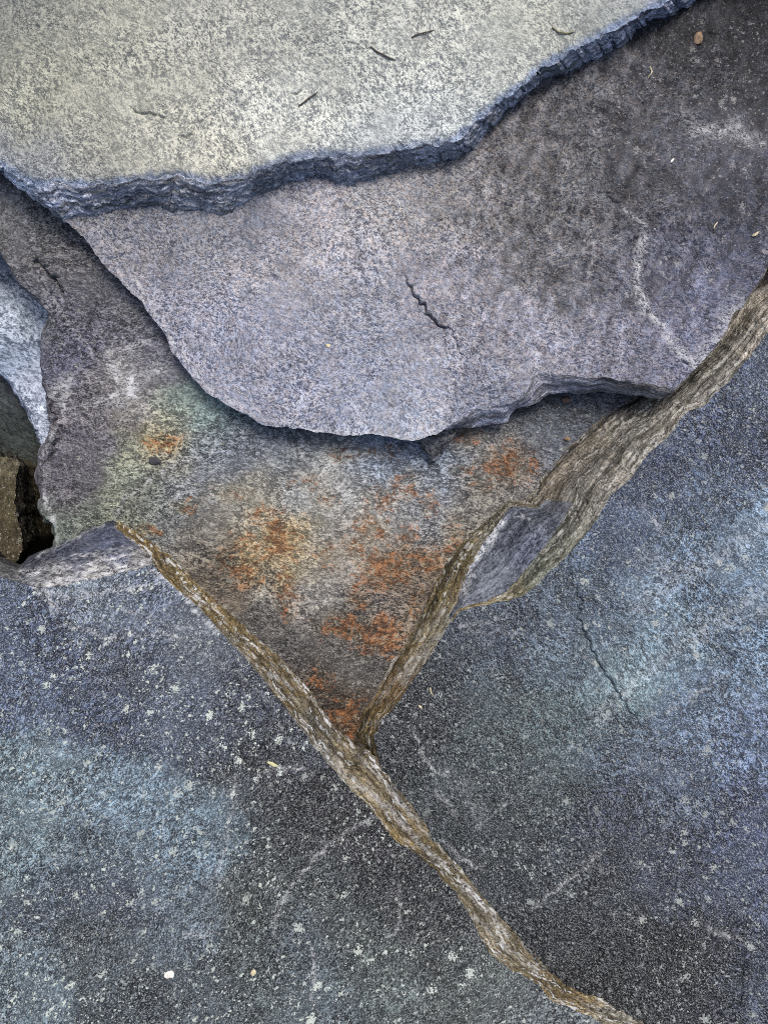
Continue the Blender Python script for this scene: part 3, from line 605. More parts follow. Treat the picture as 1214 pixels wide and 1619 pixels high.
veins_low = linemask([([(592, 1290), (545, 1318), (500, 1352), (462, 1400), (438, 1440), (432, 1480)], .9, .6), ([(492, 1590), (496, 1540), (494, 1500)], .9, .5), ([(372, 1225), (366, 1290), (350, 1360), (322, 1430)], 1.4, .3), ([(408, 1216), (440, 1214), (480, 1214)], .8, .5),
    ([(630, 1400), (632, 1460), (612, 1490)], .8, .35), ([(30, 905), (58, 930), (92, 962)], 1.4, .9), ([(90, 962), (120, 990), (170, 1010), (250, 1000), (320, 1010)], .8, .5), ([(70, 935), (120, 945), (200, 930), (250, 925)], 1.6, .55), ([(240, 900), (300, 950), (345, 1000)], 1.5, .7),
    ([(190, 960), (260, 985), (330, 1000)], .8, .45), ([(270, 1010), (360, 1050), (430, 1110)], .8, .3), ([(80, 950), (90, 985), (150, 1000)], .8, .5), ([(370, 1465), (386, 1490)], .5, .7), ([(290, 1480), (340, 1475)], 1.6, .3), ([(440, 1140), (470, 1190)], .8, .3)], 2.3, 19, 4)
cr_low = [dict(pts=wiggle([(34, 912), (62, 934), (92, 962), (130, 1002)], 2, 17), d=.003, w=1.6, step=.003, side=-1, sw=26), dict(pts=wiggle([(366, 1188), (388, 1205), (412, 1217), (440, 1214)], 2, 17), d=.004, w=1.7, step=.0012), dict(pts=wiggle([(126, 1320), (138, 1345), (148, 1368)], 2, 7), d=.003, w=1.4), dict(pts=wiggle([(170, 1405), (186, 1428)], 2, 7), d=.003, w=1.4),
    dict(pts=wiggle([(386, 1400), (398, 1430), (412, 1466)], 3, 7), d=.0045, w=1.8), dict(pts=wiggle([(0, 1285), (30, 1293)], 2, 7), d=.002, w=1.4), dict(pts=wiggle([(440, 1214), (500, 1216)], 2, 17), d=.0015, w=1.4)]
o = low.body([M_low], col_low, None, veins_low, fine=2.8, boxes=[(-40, 860, 1050, 1660)], cracks=cr_low)
tag(o, 'large dark slab at lower left with pale crystals and a tan rim running diagonally', 'stone slab')
ANCH_LEDGE2 = [(190, 833, (130, 110, 66)), (240, 866, (128, 106, 62)), (290, 915, (122, 104, 62)), (330, 955, (128, 108, 66)), (380, 1010, (116, 100, 66)), (430, 1040, (138, 118, 78)), (420, 1065, (112, 100, 78)), (470, 1090, (104, 88, 54)), (480, 1130, (112, 104, 88)), (520, 1180, (108, 98, 78)), (520, 1150, (104, 96, 84)),
    (560, 1220, (140, 126, 98)), (600, 1230, (104, 96, 84)), (575, 1255, (148, 132, 98)), (630, 1270, (106, 98, 84)), (620, 1310, (128, 108, 66)), (670, 1340, (104, 92, 62)), (680, 1360, (98, 84, 50)), (720, 1390, (112, 100, 74)), (760, 1430, (108, 98, 78)), (780, 1490, (128, 116, 92)), (830, 1520, (116, 104, 78)), (870, 1560, (112, 96, 62)), (920, 1580, (140, 120, 82)), (980, 1610, (136, 128, 112))]
ANCH_FACET = [(60, 890, (86, 92, 106)), (110, 875, (92, 100, 122)), (160, 850, (88, 98, 124)), (200, 870, (96, 106, 130)), (80, 915, (120, 122, 122)), (150, 905, (130, 130, 126)), (220, 890, (132, 130, 122)), (20, 900, (88, 90, 92)), (120, 860, (84, 92, 110))]
vf2 = linemask([([(30, 905), (90, 905), (150, 893), (205, 878)], .7, .9), ([(100, 885), (160, 872), (225, 862)], .5, .6), ([(60, 880), (85, 866), (125, 848), (165, 830)], .6, .8), ([(45, 910), (110, 895), (180, 885), (240, 868)], 1.0, .6), ([(75, 925), (140, 905), (220, 892), (245, 884)], 1.3, 1.0), ([(60, 905), (130, 880), (210, 870)], .5, .5), ([(186, 832), (212, 852), (244, 884)], .8, .7), ([(100, 920), (160, 912), (215, 897)], 1.0, .8)], 3.3, 3)
vl2 = linemask([([(345, 985), (380, 1030), (440, 1100)], .8, .5), ([(435, 1065), (470, 1110), (520, 1165)], 1.0, .5), ([(500, 1180), (545, 1225), (610, 1275)], 1.8, .8), ([(560, 1190), (610, 1240), (650, 1290)], .9, .7), ([(600, 1265), (650, 1320), (700, 1370)], 1.3, .75), ([(730, 1400), (780, 1450), (800, 1480)], 2.0, .6), ([(620, 1250), (660, 1300), (720, 1372)], .8, .55),
    ([(750, 1450), (800, 1500), (850, 1540)], 1.5, .45), ([(930, 1590), (1000, 1612)], 1.6, .6), ([(290, 925), (330, 965)], .6, .5), ([(440, 1045), (495, 1110)], .7, .5)], 3.2, 8)
M_tan = edge_mat('tan_layered_rim', .85, fleckcol=(.52, .55, .58))
cl2 = shade(ANCH_LEDGE2, 20, .35, sat=.78, gain=(.64, .66, .62))
low.strip('rim_crest', 0, 1, M_tan, cl2, vl2, 12, 41, amp=.0004)
o = low.strip('broken_edge', 1, 2, M_tan, cl2, vl2, 9, 41, amp=.0017, seed=23); o['label'] = 'tan and grey layered rim'
M_facet = stone('fresh_blue_break_corner', 260, 1.8, math.radians(-14), (.28, .30, .36), (1.85, 1.85, 1.8), .41, .60, .9, .6, wrinkle=.8, pits=.2)
cf = shade(ANCH_FACET, 16, .3, sat=.7)
o = low.strip('chipped_corner', 0, 1, M_facet, cf, vf2, 0, 12, amp=.0016, seed=27, curl=1); o['label'] = 'blue broken corner with white streaks'
low.strip('corner_lip', 1, 2, M_facet, cf, vf2, 0, 9, amp=.0008, seed=28)
low.strip('back_edge', 0, 2, M_tan, cl2, None, 41, 46, amp=.001, rows=4)

# ---- mauve slab, overhanging the rusty one
def rel_mauve(x, y):
    r = sstep(650, 820, x) * sstep(620, 420, y) * sstep(1180, 1000, x)
    a = (x + .35 * y) / 10.0
    q = .0032 * fbm(x * .005, y * .005, 91, 4) + .0019 * fbm(x * .026, y * .026, 92, 4) + .0008 * fbm(x * .10, y * .10, 93, 3)
    q = q + r * .0014 * fbm(x * .075 + y * .02, y * .035, 95, 3) * 2 + .0008 * sstep(700, 750, x + .5 * (y - 300)) * 0
    return q + r * .0026 * fbm(x * .055 + y * .02, y * .028 - x * .01, 96, 3) * 1.6
def relief_shade_mauve(x, y):  # relief shading painted in: hollows darker, humps lighter, same noise as the height
    r = sstep(620, 780, x) * sstep(640, 480, y)
    return 1 + (.10 + .48 * r) * fbm(x * .055 + y * .02, y * .028 - x * .01, 96, 3) * 1.6
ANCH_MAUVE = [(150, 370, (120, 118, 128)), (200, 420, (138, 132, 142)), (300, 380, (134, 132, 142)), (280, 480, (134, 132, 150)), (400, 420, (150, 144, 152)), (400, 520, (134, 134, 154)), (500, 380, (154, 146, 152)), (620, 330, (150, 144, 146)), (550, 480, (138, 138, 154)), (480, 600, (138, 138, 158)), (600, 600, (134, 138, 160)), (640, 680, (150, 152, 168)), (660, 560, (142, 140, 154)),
    (700, 450, (138, 132, 144)), (720, 300, (132, 126, 128)), (820, 220, (112, 106, 108)), (800, 350, (116, 111, 114)), (780, 520, (138, 133, 146)), (880, 320, (102, 99, 102)), (900, 420, (112, 108, 114)), (860, 560, (136, 132, 148)), (950, 550, (126, 122, 140)), (1000, 150, (92, 89, 96)), (900, 150, (98, 95, 100)), (1100, 60, (66, 66, 72)), (1190, 60, (58, 58, 66)), (1150, 150, (78, 77, 84)), (1000, 300, (90, 88, 96)), (1120, 230, (92, 91, 104)), (1180, 330, (78, 78, 92)),  # anchors at the top right corner have its shadow in their colour
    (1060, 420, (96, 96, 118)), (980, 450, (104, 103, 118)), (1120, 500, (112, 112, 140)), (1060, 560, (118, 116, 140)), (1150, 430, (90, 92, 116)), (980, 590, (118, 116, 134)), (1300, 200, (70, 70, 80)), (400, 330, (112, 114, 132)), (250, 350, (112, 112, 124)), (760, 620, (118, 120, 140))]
st_M = [ # T, B
    (-250, 180), (-90, 222), ((0, 276), (-3, 280)), ((60, 314), (56, 318)), ((108, 352), (104, 356)), ((137, 380), (133, 384)), ((170, 425), (166, 428)), ((198, 453), (194, 457)), ((226, 480), (221, 483)), ((260, 526), (255, 530)), ((276, 560), (271, 564)), ((300, 590), (295, 595)), ((326, 620), (322, 625)), ((362, 640), (359, 645)), ((400, 662), (398, 667)), ((436, 675), (435, 680)),
    ((490, 680), (490, 685)), ((540, 688), (540, 693)), ((600, 688), (600, 693)), ((628, 694), (628, 699)), ((660, 697), (661, 702)), ((692, 685), (695, 692)), ((716, 668), (722, 676)), ((736, 650), (750, 674)), ((750, 643), (780, 671)), ((790, 640), (800, 668)), ((815, 634), (813, 648)), ((834, 610), (842, 640)), ((852, 588), (866, 624)), ((880, 590), (885, 622)), ((918, 597), (912, 622)), ((960, 598), (952, 620)), ((1015, 606), (995, 625)),
    ((1045, 611), (1035, 630)), ((1066, 613), (1062, 624)), ((1098, 584), (1101, 592)), ((1117, 564), (1122, 571)), ((1144, 530), (1150, 537)), ((1162, 494), (1168, 500)), ((1175, 484), (1181, 489)), ((1188, 462), (1193, 468)), ((1206, 436), (1212, 442)), ((1240, 400), (1246, 406)), (1400, 330), (1620, 150), (1620, -500), (-250, -500)]
def z_mB(x, y): return z_mauve(x, y) - .016 - .010 * sstep(720, 760, x) * sstep(1060, 1000, x) - .012 * sstep(1040, 1090, x)
st_M = [((st[0], (st[0][0] - .8 * (st[1][0] - st[0][0]), st[0][1] - .8 * (st[1][1] - st[0][1]))) if isinstance(st[0], tuple) and math.dist(*st) < 9.5 else st) for st in st_M]
mauve = Slab('mauve_rock', st_M, 2, z_mB, z_mauve, lambda x, y: z_mauve(x, y) - .024 - .012 * sstep(1000, 1100, x), rel_mauve, jit=3.6, jseed=101, auto=8, under=40)
M_mauve = stone('mauve_granular_schist', 270, 1.2, math.radians(30), (.28, .30, .37), (1.85, 1.77, 1.70), .41, .60, 1.0, .75, mid=.14, pits=.6, w2=.20, crystal=.3, csize=120, ccol=(.6, .6, .6), hue=((1.02, .99, .95), (.92, .99, 1.06)))
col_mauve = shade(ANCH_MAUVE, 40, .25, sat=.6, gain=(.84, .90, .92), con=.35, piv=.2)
veins_mauve = linemask([([(1095, 205), (1150, 208), (1200, 225)], 3.2, .5), ([(1150, 205), (1165, 198)], 3.4, .6), ([(1020, 372), (1008, 400), (1006, 450), (1020, 488), (1045, 515), (1062, 545), (1098, 576)], 2.0, .75), ([(985, 330), (1018, 352), (1022, 378)], 1.2, .5), ([(1165, 475), (1145, 520), (1110, 570)], 3.0, .55),
    ([(1165, 480), (1150, 505)], 4.5, .6), ([(880, 505), (875, 525)], 2, .4), ([(210, 430), (262, 520), (325, 612), (400, 655)], 1.2, .5), ([(400, 660), (530, 684), (660, 694), (715, 664)], 1.3, .5), ([(930, 150), (940, 300), (990, 400)], 4, .10), ([(800, 590), (855, 580), (900, 588)], 2, .25), ([(1080, 180), (1120, 230)], 3, .2)], 3.4, 29)
cr_mauve = [dict(pts=wiggle([(640, 438), (650, 462), (662, 480), (672, 482), (680, 505), (695, 516), (714, 520)], 4, 7, 3), d=.007, w=1.15, step=.0040, side=-1, sw=34), dict(pts=wiggle([(714, 520), (722, 552), (735, 562)], 3, 7), d=.0035, w=1.2), dict(pts=wiggle([(1076, 570), (1092, 577)], 1, 7), d=.005, w=1.7, step=.0015),
    dict(pts=wiggle([(962, 312), (972, 320), (982, 318)], 1, 7), d=.003, w=1.5), dict(pts=wiggle([(895, 350), (905, 356)], 1, 9), d=.002, w=1.4), dict(pts=wiggle([(1088, 450), (1096, 465)], 1, 9), d=.002, w=1.3), dict(pts=wiggle([(960, 595), (1000, 600), (1060, 578)], 2, 9), d=.0012, w=1.2),
    dict(pts=wiggle([(376, 355), (382, 378)], 1, 9), d=.0015, w=1.2), dict(pts=wiggle([(820, 440), (835, 452)], 1, 9), d=.0015, w=1.2)]
o = mauve.body([M_mauve], lambda x, y: col_mauve(x, y) * relief_shade_mauve(x, y)[:, None], None, veins_mauve, fine=2.8, boxes=[(-20, -20, 1250, 720)], cracks=cr_mauve)
tag(o, 'mauve-grey granular slab overhanging the rust-stained slab', 'stone slab')
ANCH_MEDGE = [(740, 660, (98, 102, 118)), (790, 655, (92, 96, 112)), (840, 620, (104, 106, 122)), (880, 610, (96, 98, 112)), (950, 610, (68, 70, 80)), (1030, 620, (78, 80, 86)), (400, 660, (90, 90, 100)), (1100, 590, (90, 84, 76))]
M_medge = edge_mat('grey_slab_edge', .25, contrast=.8)
mauve.strip('broken_edge', 0, 1, M_medge, shade(ANCH_MEDGE, 40, .2, sat=.8, gain=(2.1, 2.1, 2.0)), None, amp=.0012, seed=33)

# ---- pale slab on top
CREAM_LINE = [(-100, 205), (0, 260), (34, 283), (66, 292), (95, 289), (150, 293), (245, 280), (280, 276), (320, 286), (352, 287), (380, 279), (402, 270), (450, 253), (500, 242), (550, 246), (600, 240), (650, 232), (700, 225), (724, 216), (752, 190), (782, 165), (822, 136), (857, 107), (907, 80), (957, 50), (1007, 24), (1047, 4), (1090, -30), (1180, -70)]
def edge_d(x, y): return segdist(x, y, CREAM_LINE)[0]
def rel_cream(x, y):
    return -.0045 * np.exp(-(edge_d(x, y) / 8) ** 1.3) * (1 + fbm(x * .05, y * .05, 118, 3)) + .0030 * fbm(x * .005, y * .005, 111, 4) + .0019 * fbm(x * .026, y * .026, 112, 4) + .0008 * fbm(x * .10, y * .10, 113, 3)
ANCH_CREAM = [(20, 20, (128, 132, 128)), (60, 150, (156, 158, 142)), (150, 60, (160, 162, 150)), (100, 240, (160, 160, 146)), (250, 150, (168, 170, 158)), (300, 240, (182, 182, 170)), (350, 60, (168, 170, 162)), (450, 180, (190, 194, 188)), (500, 60, (166, 170, 164)), (600, 150, (182, 188, 182)), (700, 80, (176, 180, 174)), (720, 190, (182, 190, 192)), (800, 120, (180, 186, 182)), (850, 30, (168, 172, 162)), (950, 20, (160, 166, 164)), (60, 275, (126, 136, 156)), (0, 100, (140, 142, 132)), (620, 220, (176, 184, 192)), (1050, -30, (140, 146, 160))]
st_C = [ # T, B
    (-300, 120), (-100, 205), ((0, 260), (-2, 270)), ((34, 283), (45, 306)), ((66, 292), (108, 353)), ((95, 289), (132, 346)), ((150, 293), (168, 338)), ((200, 284), (205, 331)), ((245, 280), (240, 333)), ((280, 276), (272, 338)), ((320, 286), (312, 336)), ((352, 287), (350, 340)), ((380, 279), (378, 330)), ((402, 270), (402, 312)), ((450, 253), (452, 292)), ((500, 242), (505, 280)), ((550, 246), (556, 297)), ((600, 240), (603, 280)),
    ((650, 232), (660, 263)), ((700, 225), (706, 255)), ((724, 216), (742, 240)), ((752, 190), (775, 204)), ((782, 165), (797, 177)), ((822, 136), (829, 153)), ((857, 107), (864, 124)), ((882, 94), (892, 117)), ((907, 80), (920, 104)), ((957, 50), (964, 82)), ((1007, 24), (1018, 46)), ((1047, 4), (1060, 26)), ((1090, -30), (1105, 2)), ((1180, -70), (1190, -35)), (1400, -120), (1500, -600), (-320, -600)]
cream = Slab('pale_cream_rock', st_C, 2, lambda x, y: z_mauve(x, y) - .003, z_cream, lambda x, y: z_mauve(x, y) - .006, rel_cream, jit=7.0, jseed=121, auto=20, under=6)
M_cream = stone('pale_speckled_schist', 230, 1.3, math.radians(50), (.36, .39, .44), (1.66, 1.66, 1.60), .415, .595, .9, .8, mid=.10, pits=.4, w2=.16)
col_cream_ = shade(ANCH_CREAM, 50, .16, sat=.75, gain=(.80, .81, .81))
col_cream_e = shade([(60, 290, (120, 134, 160)), (500, 240, (120, 132, 156)), (900, 80, (120, 136, 166))], 200, .2)
def col_cream(x, y):
    e = edge_d(x, y); f_ = sstep(13, 1, e + 9 * fbm(x * .06, y * .06, 66, 4))[:, None] * .85
    return col_cream_(x, y) * (1 - f_) + col_cream_e(x, y) * f_
cr_cream = [dict(pts=wiggle([(203, 168), (215, 177), (232, 181), (244, 180), (256, 186), (263, 184)], 2, 7), d=.004, w=1.6, step=.001), dict(pts=wiggle([(284, 214), (296, 218), (306, 210)], 1.5, 7), d=.004, w=1.6), dict(pts=wiggle([(306, 210), (308, 200)], 1, 7), d=.002, w=1.2),
    dict(pts=wiggle([(458, 148), (470, 148), (478, 138)], 1.5, 7), d=.003, w=1.4), dict(pts=wiggle([(240, 282), (262, 272), (285, 275)], 1.5, 7), d=.002, w=1.4)]
o = cream.body([M_cream], col_cream, None, None, fine=2.8, boxes=[(-20, -20, 1150, 320)], cracks=cr_cream)
tag(o, 'pale cream-grey speckled slab on top of the mauve slab', 'stone slab')
ANCH_CEDGE = [(30, 290, (118, 132, 158)), (90, 310, (104, 114, 142)), (130, 320, (80, 88, 110)), (200, 305, (72, 82, 104)), (300, 310, (78, 86, 106)), (350, 310, (82, 92, 112)), (420, 290, (66, 76, 98)), (500, 262, (64, 76, 102)), (560, 270, (72, 84, 110)), (620, 255, (66, 76, 98)), (720, 235, (78, 90, 118)), (780, 180, (84, 98, 126)), (860, 115, (78, 90, 116)), (960, 70, (76, 88, 118)), (1050, 15, (72, 84, 116))]
v_ce = linemask([([(440, 290), (480, 272), (505, 268), (540, 276), (580, 276), (605, 270)], 1.1, .55), ([(60, 285), (100, 300), (130, 310)], 1.6, .35), ([(330, 322), (345, 312)], 1, .5), ([(200, 292), (300, 296), (360, 292)], .8, .3), ([(720, 222), (760, 196)], 1.4, .35)], 3.3, 6)
M_cedge = edge_mat('blue_grey_step', .35, contrast=.9, fleckcol=(.34, .42, .55))
o = cream.strip('broken_edge', 0, 1, M_cedge, shade(ANCH_CEDGE, 24, .35, sat=.36, gain=(2.45, 2.5, 2.5)), v_ce, amp=.0030, seed=43, terr=0); o['label'] = 'dark blue-grey stepped front edge'

# ---- smaller stones at the left border
def side_stone(name, pts, zt, zbot, mat, anch, sig, label, rel_amp=.002, jit=4, tilt=(0, 0), seed=5, under=8, wr=(.03, .03)):
    cx, cy = np.mean([p[0] for p in pts]), np.mean([p[1] for p in pts])
    zf = lambda x, y: zt + tilt[0] * (x - cx) + tilt[1] * (y - cy)
    rl = lambda x, y: rel_amp * (fbm(x * .02, y * .02, seed, 5, .6) * 1.5 + .6 * ridge(x * wr[0], y * wr[1], seed + 3, 3))
    s = Slab(name, pts, 2, lambda x, y: zf(x, y) - .018, zf, zbot, rl, jit=jit, jseed=seed, auto=6, under=under)
    cf_ = shade(anch, sig, .3)
    o = s.body([mat], cf_, None, None, fine=2.6, boxes=[(-60, 350, 200, 950)])
    s.strip('broken_edge', 0, 1, mat, cf_, None, amp=.002, seed=seed)
    tag(o, label, 'stone'); return s
M_white = stone('pale_blue_granular_schist', 190, 1.5, math.radians(30), (.26, .30, .36), (1.75, 1.77, 1.77), .41, .60, 1.0, .65, wrinkle=.9, pits=.4, mid=.25)
side_stone('pale_blue_rock', [(-330, 330), (-100, 345), (60, 400), (160, 480), (190, 600), (150, 720), (90, 724), (72, 702), (46, 645), (18, 602), (-12, 566), (-120, 520), (-330, 480)], -.092, -.255, M_white,
    [(20, 430, (186, 194, 202)), (40, 500, (186, 196, 206)), (20, 560, (160, 175, 195)), (60, 620, (196, 206, 222)), (75, 680, (186, 196, 210)), (-60, 450, (140, 150, 160))], 25, 'pale blue-white grainy stone squeezed in at the left border', tilt=(.00002, -.00003), seed=7)
M_dk = stone('dark_green_grey_schist', 260, 1.7, math.radians(40), (.35, .37, .38), (1.7, 1.72, 1.68), .37, .62, .9, .7, wrinkle=.7, pits=.3)
side_stone('dark_grey_rock', [(-330, 440), (-80, 500), (80, 600), (130, 740), (120, 800), (60, 850), (20, 800), (-60, 760), (-330, 760)], -.150, -.255, M_dk,
    [(10, 640, (84, 90, 92)), (40, 700, (74, 84, 82)), (20, 700, (60, 68, 68)), (60, 740, (62, 62, 60)), (70, 800, (52, 48, 44)), (10, 600, (80, 84, 92))], 22, 'dark greenish-grey stone in the gap under the pale blue one', tilt=(-.00006, -.00022), seed=17)
M_ol = stone('olive_brown_stone', 240, 1.3, math.radians(80), (.30, .30, .27), (1.8, 1.75, 1.6), .38, .62, 1.0, .7, wrinkle=.8, pits=.4, crystal=.4, csize=120)
def olive_block():
    """angular block: a pale top face, a darker right flank"""
    Tp = [(-260, 700), (-60, 716), (10, 722), (32, 727), (36, 742), (20, 775), (24, 810), (40, 850), (36, 878), (28, 890), (4, 872), (-60, 860), (-260, 850)]
    sts = [(-260, 700), (-60, 716), ((10, 722), (12, 719)), ((32, 727), (36, 724)), ((30, 745), (50, 755)), ((22, 775), (58, 785)), ((25, 810), (62, 812)), ((34, 845), (60, 850)), ((34, 872), (46, 880)), ((26, 890), (30, 897)), ((2, 876), (2, 882)), (-60, 862), (-260, 850)]
    zf = lambda x, y: -.055 + .00012 * (x - 20) + .00002 * (y - 800)
    s = Slab('olive_brown_rock', sts, 2, lambda x, y: zf(x, y) - .075, zf, -.258, lambda x, y: .006 * fbm(x * .03, y * .03, 77, 5, .65), jit=6, jseed=5, auto=8, under=4)
    an = [(10, 740, (92, 88, 72)), (20, 800, (84, 78, 60)), (5, 850, (76, 70, 54)), (30, 880, (72, 66, 54))]
    o = s.body([M_ol], shade(an, 22, .35), None, None, fine=2.6, boxes=[(-60, 680, 100, 920)])
    tag(o, 'olive-brown angular block beside the black gap at the left border', 'stone')
    e = s.strip('broken_edge', 0, 1, M_ol, shade([(45, 770, (50, 48, 42)), (50, 850, (40, 38, 34))], 22, .35), None, amp=.004, seed=71); e['label'] = 'darker flank of the block'
olive_block()

# ================================================================== little things lying on the stones
def rock_bit(name, px, py, zs, size, mat, label, cat, seed, flat=.6, elong=1.3, ang=0, group=None, lift=.3):
    import bmesh
    bm = bmesh.new(); r = random.Random(seed)
    pts = []
    for k in range(26):
        a = r.uniform(0, 2 * math.pi); c = r.uniform(-1, 1); q = math.sqrt(1 - c * c)
        pts.append(bm.verts.new((q * math.cos(a) * elong * r.uniform(.8, 1), q * math.sin(a) * r.uniform(.8, 1), c * flat * r.uniform(.8, 1))))
    bmesh.ops.convex_hull(bm, input=pts)
    for v in [v for v in bm.verts if not v.link_faces]: bm.verts.remove(v)
    bmesh.ops.scale(bm, vec=(size,) * 3, verts=bm.verts)
    bmesh.ops.bevel(bm, geom=list(bm.edges), offset=size * .06, segments=1, affect='EDGES')
    me = bpy.data.meshes.new(name); bm.to_mesh(me); bm.free(); me.materials.append(mat)
    o = bpy.data.objects.new(name, me); C.collection.objects.link(o)
    X, Y = W(px, py, zs); o.location = (X, Y, zs + size * flat * lift); o.rotation_euler = (r.uniform(-.15, .15), r.uniform(-.15, .15), ang)
    return tag(o, label, cat, group)
def strand(name, pts, zfun, rad, mat, label, cat, arch=.001, flatten=1.0, group=None, prof=None):
    """a tapered bent stem / husk / blade lying on a stone; pts in plan pixels"""
    P = []
    n = len(pts)
    fine = wiggle(pts, .6, int(pts[0][0]), 2.5); n = len(fine)
    for i, (x, y) in enumerate(fine):
        t_ = i / (n - 1); z = float(zfun(np.array([x]), np.array([y]))[0]) + rad * flatten * .8 + arch * math.sin(math.pi * t_)
        X, Y = W(x, y, z); P.append(Vector((X, Y, z)))
    V, F = [], []; m = 7
    for i, p in enumerate(P):
        t_ = i / (n - 1); tg = (P[min(i + 1, n - 1)] - P[max(i - 1, 0)]).normalized(); sd = tg.cross(Vector((0, 0, 1))).normalized(); up = sd.cross(tg)
        r_ = rad * (prof(t_) if prof else (.35 + .65 * math.sin(math.pi * min(1, .15 + .85 * t_)) ** .5))
        for k in range(m):
            a = 2 * math.pi * k / m; V.append(tuple(p + sd * math.cos(a) * r_ + up * math.sin(a) * r_ * flatten))
    for i in range(n - 1):
        for k in range(m):
            a = i * m + k; b = i * m + (k + 1) % m; F.append((a, b, b + m, a + m))
    F.append(tuple(range(m - 1, -1, -1))); F.append(tuple((n - 1) * m + k for k in range(m)))
    org = tuple(P[0]); o = make_mesh(name, np.array(V), F, [mat], {}, origin=org)
    return tag(o, label, cat, group)
leafp = lambda t_: .06 + math.sin(math.pi * t_) ** .8
M_tanp = plain_mat('tan_pebble', (.20, .13, .075), (.42, .30, .19), 500)
M_dark = plain_mat('black_chip', (.012, .013, .017), (.05, .055, .065), 700)
M_wht = plain_mat('white_quartz', (.62, .62, .56), (.85, .85, .80), 500)
M_twig = plain_mat('brown_twig', (.035, .028, .024), (.09, .075, .06), 900)
M_straw = plain_mat('straw', (.42, .36, .22), (.68, .62, .44), 900)
M_yel = plain_mat('yellow_grain', (.55, .48, .25), (.75, .70, .45), 700)
top = lambda s: (lambda x, y: s.top(x, y))
zat = lambda s, x, y: float(s.top(np.array([float(x)]), np.array([float(y)]))[0])
rock_bit('pebble', 1103, 62, zat(mauve, 1103, 62), .0062, M_tanp, 'small tan pebble near the top right corner of the mauve slab', 'pebble', 3, .7, 1.25, 1.3, lift=.5)
rock_bit('stone_chip', 245, 729, zat(rust, 245, 729), .0060, M_dark, 'tiny black chip on the green-tinged crease of the rusty slab', 'stone chip', 5, .5, 1.5, -.1, lift=.5)
rock_bit('stone_chip', 269, 1540, zat(low, 269, 1540), .0058, M_wht, 'brightest white chip on the lower left slab', 'stone chip', 8, .35, 1.2, .4)
rock_bit('stone_chip', 401, 1538, zat(low, 401, 1538), .0040, M_straw, 'small cream-coloured chip on the lower left slab', 'stone chip', 9, .35, 1.1, 1.2)
rock_bit('stone_chip', 519, 546, zat(mauve, 519, 546), .0026, M_yel, 'tiny yellow grain in the middle of the mauve slab', 'stone chip', 10, .4, 1.1, 0)
rock_bit('pebble', 896, 694, zat(rust, 896, 694), .0038, M_tanp, 'small tan pebble beside the rim of the right slab', 'pebble', 11, .7, 1.1, 0, lift=.7)
rock_bit('pebble', 893, 633, zat(rust, 893, 633), .0052, plain_mat('brown_pebble', (.10, .06, .045), (.2, .13, .1), 500), 'reddish-brown pebble in the shade under the mauve slab', 'pebble', 12, .7, 1.2, 0, lift=.7)
strand('grass_blade', [(1027, 105), (1030, 113), (1024, 124)], top(mauve), .0008, M_straw, 'thin pale grass bit below the pebble on the mauve slab', 'grass bit')
strand('seed_husk', [(1059, 258), (1065, 250)], top(mauve), .0013, M_wht, 'tiny white husk right of centre on the mauve slab', 'husk', flatten=.5, arch=.0004, prof=leafp)
strand('grass_blade', [(1127, 362), (1134, 351)], top(mauve), .0008, M_straw, 'short straw bit near the right end of the mauve slab', 'grass bit')
strand('seed_husk', [(1186, 373), (1193, 371), (1200, 366)], top(mauve), .0014, M_straw, 'straw husk at the right border of the mauve slab', 'husk', flatten=.5, arch=.001, prof=leafp)
strand('leaf_fragment', [(421, 1205), (428, 1207), (434, 1210), (441, 1212)], top(low), .0022, plain_mat('dry_leaf', (.42, .42, .22), (.66, .66, .42), 500), 'pale yellow-green leaf scrap beside a crack on the lower slab', 'leaf', flatten=.25, arch=.002, prof=leafp)
strand('seed_husk', [(661, 1115), (668, 1120)], top(right), .0014, M_straw, 'pale husk near the left tip of the right slab', 'husk', flatten=.5, arch=.0006, prof=leafp)
strand('grass_blade', [(680, 1087), (681, 1093), (685, 1100)], top(right), .0007, M_straw, 'thin curved grass bit near the left tip of the right slab', 'grass bit')
strand('twig', [(586, 74), (600, 84), (612, 90), (626, 96)], top(cream), .0009, M_twig, 'dark thin twig on the pale slab near the top centre', 'twig', arch=.001)
strand('twig', [(472, 168), (485, 158), (494, 152), (502, 145)], top(cream), .0008, M_twig, 'dark twig on the pale slab above its step', 'twig', arch=.001)
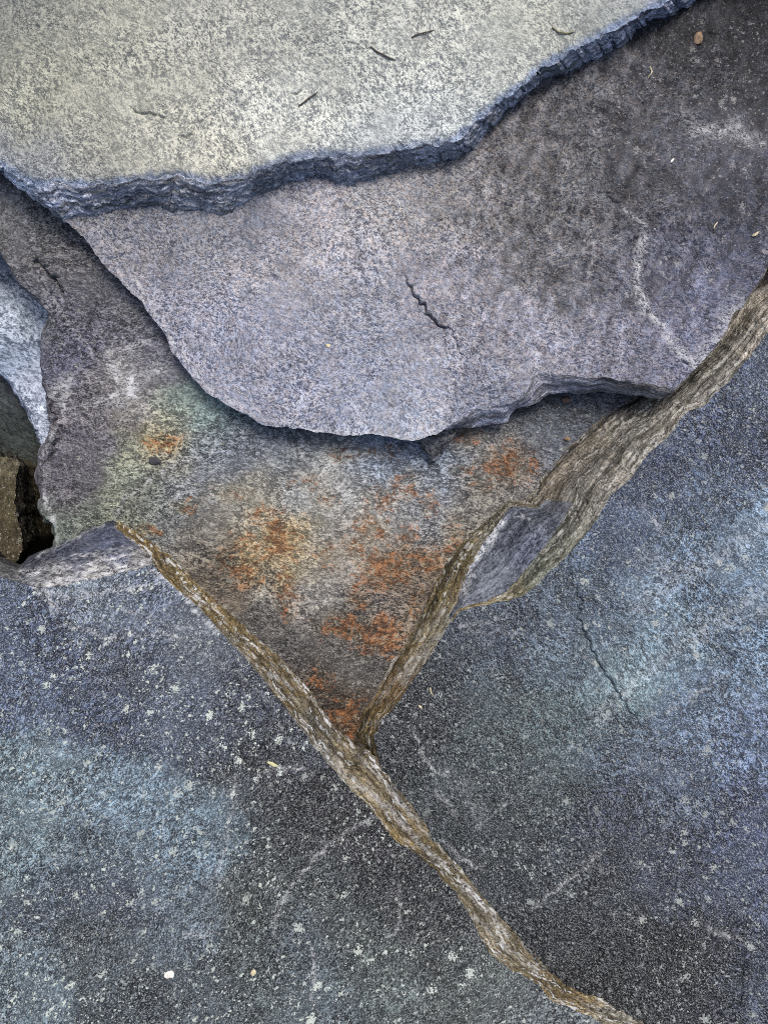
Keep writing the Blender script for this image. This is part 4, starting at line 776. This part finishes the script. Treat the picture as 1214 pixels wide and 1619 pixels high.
strand('twig', [(650, 59), (662, 54), (674, 51), (687, 47)], top(cream), .0007, M_twig, 'faint brown twig pointing right near the top edge', 'twig', arch=.001)
strand('grass_blade', [(873, 42), (882, 50), (894, 53), (908, 50)], top(cream), .0009, plain_mat('olive_blade', (.16, .15, .08), (.30, .28, .17), 700), 'curved olive grass blade on the pale slab near its right end', 'grass bit', arch=.001)
# dark wedge of stone caught under the mauve slab's lip
def wedge():
    import bmesh
    bm = bmesh.new(); r = random.Random(4); zt = float(z_mauve(680, 690)) - .018
    top_ = [(652, 680), (668, 676), (700, 672), (722, 676), (716, 690)]; low_ = [(662, 700), (672, 716), (681, 730), (690, 722), (704, 696), (712, 688)]
    pts = []
    for (x, y) in top_: X, Y = W(x, y, zt); pts.append(bm.verts.new((X, Y, zt)))
    for (x, y) in low_:
        z = zt - .014 + r.uniform(-.004, .002); X, Y = W(x, y, z); pts.append(bm.verts.new((X, Y, z)))
    zb = float(rust.top(np.array([680.]), np.array([700.]))[0]) - .002
    for (x, y) in [(655, 660), (720, 655), (712, 700), (682, 726), (662, 702)]: X, Y = W(x, y, zb); pts.append(bm.verts.new((X, Y, zb)))
    X, Y = W(683, 708, zt - .004); pts.append(bm.verts.new((X, Y, zt - .004)))
    bmesh.ops.convex_hull(bm, input=pts)
    for v in [v for v in bm.verts if not v.link_faces]: bm.verts.remove(v)
    bmesh.ops.subdivide_edges(bm, edges=list(bm.edges), cuts=3, use_grid_fill=True)
    bmesh.ops.triangulate(bm, faces=list(bm.faces))
    for v in bm.verts: v.co += Vector((r.uniform(-1, 1), r.uniform(-1, 1), r.uniform(-1, 1))) * .0021
    c = Vector(W(685, 695, zb) + (zb,)); bmesh.ops.translate(bm, vec=-c, verts=bm.verts)
    me = bpy.data.meshes.new('stone_wedge'); bm.to_mesh(me); bm.free(); me.materials.append(plain_mat('black_wedge', (.006, .007, .010), (.16, .17, .19), 300, .6, 1.0))
    o = bpy.data.objects.new('stone_wedge', me); C.collection.objects.link(o); o.location = c
    tag(o, 'small black wedge of stone poking out under the mauve slab tip', 'stone chip')
wedge()
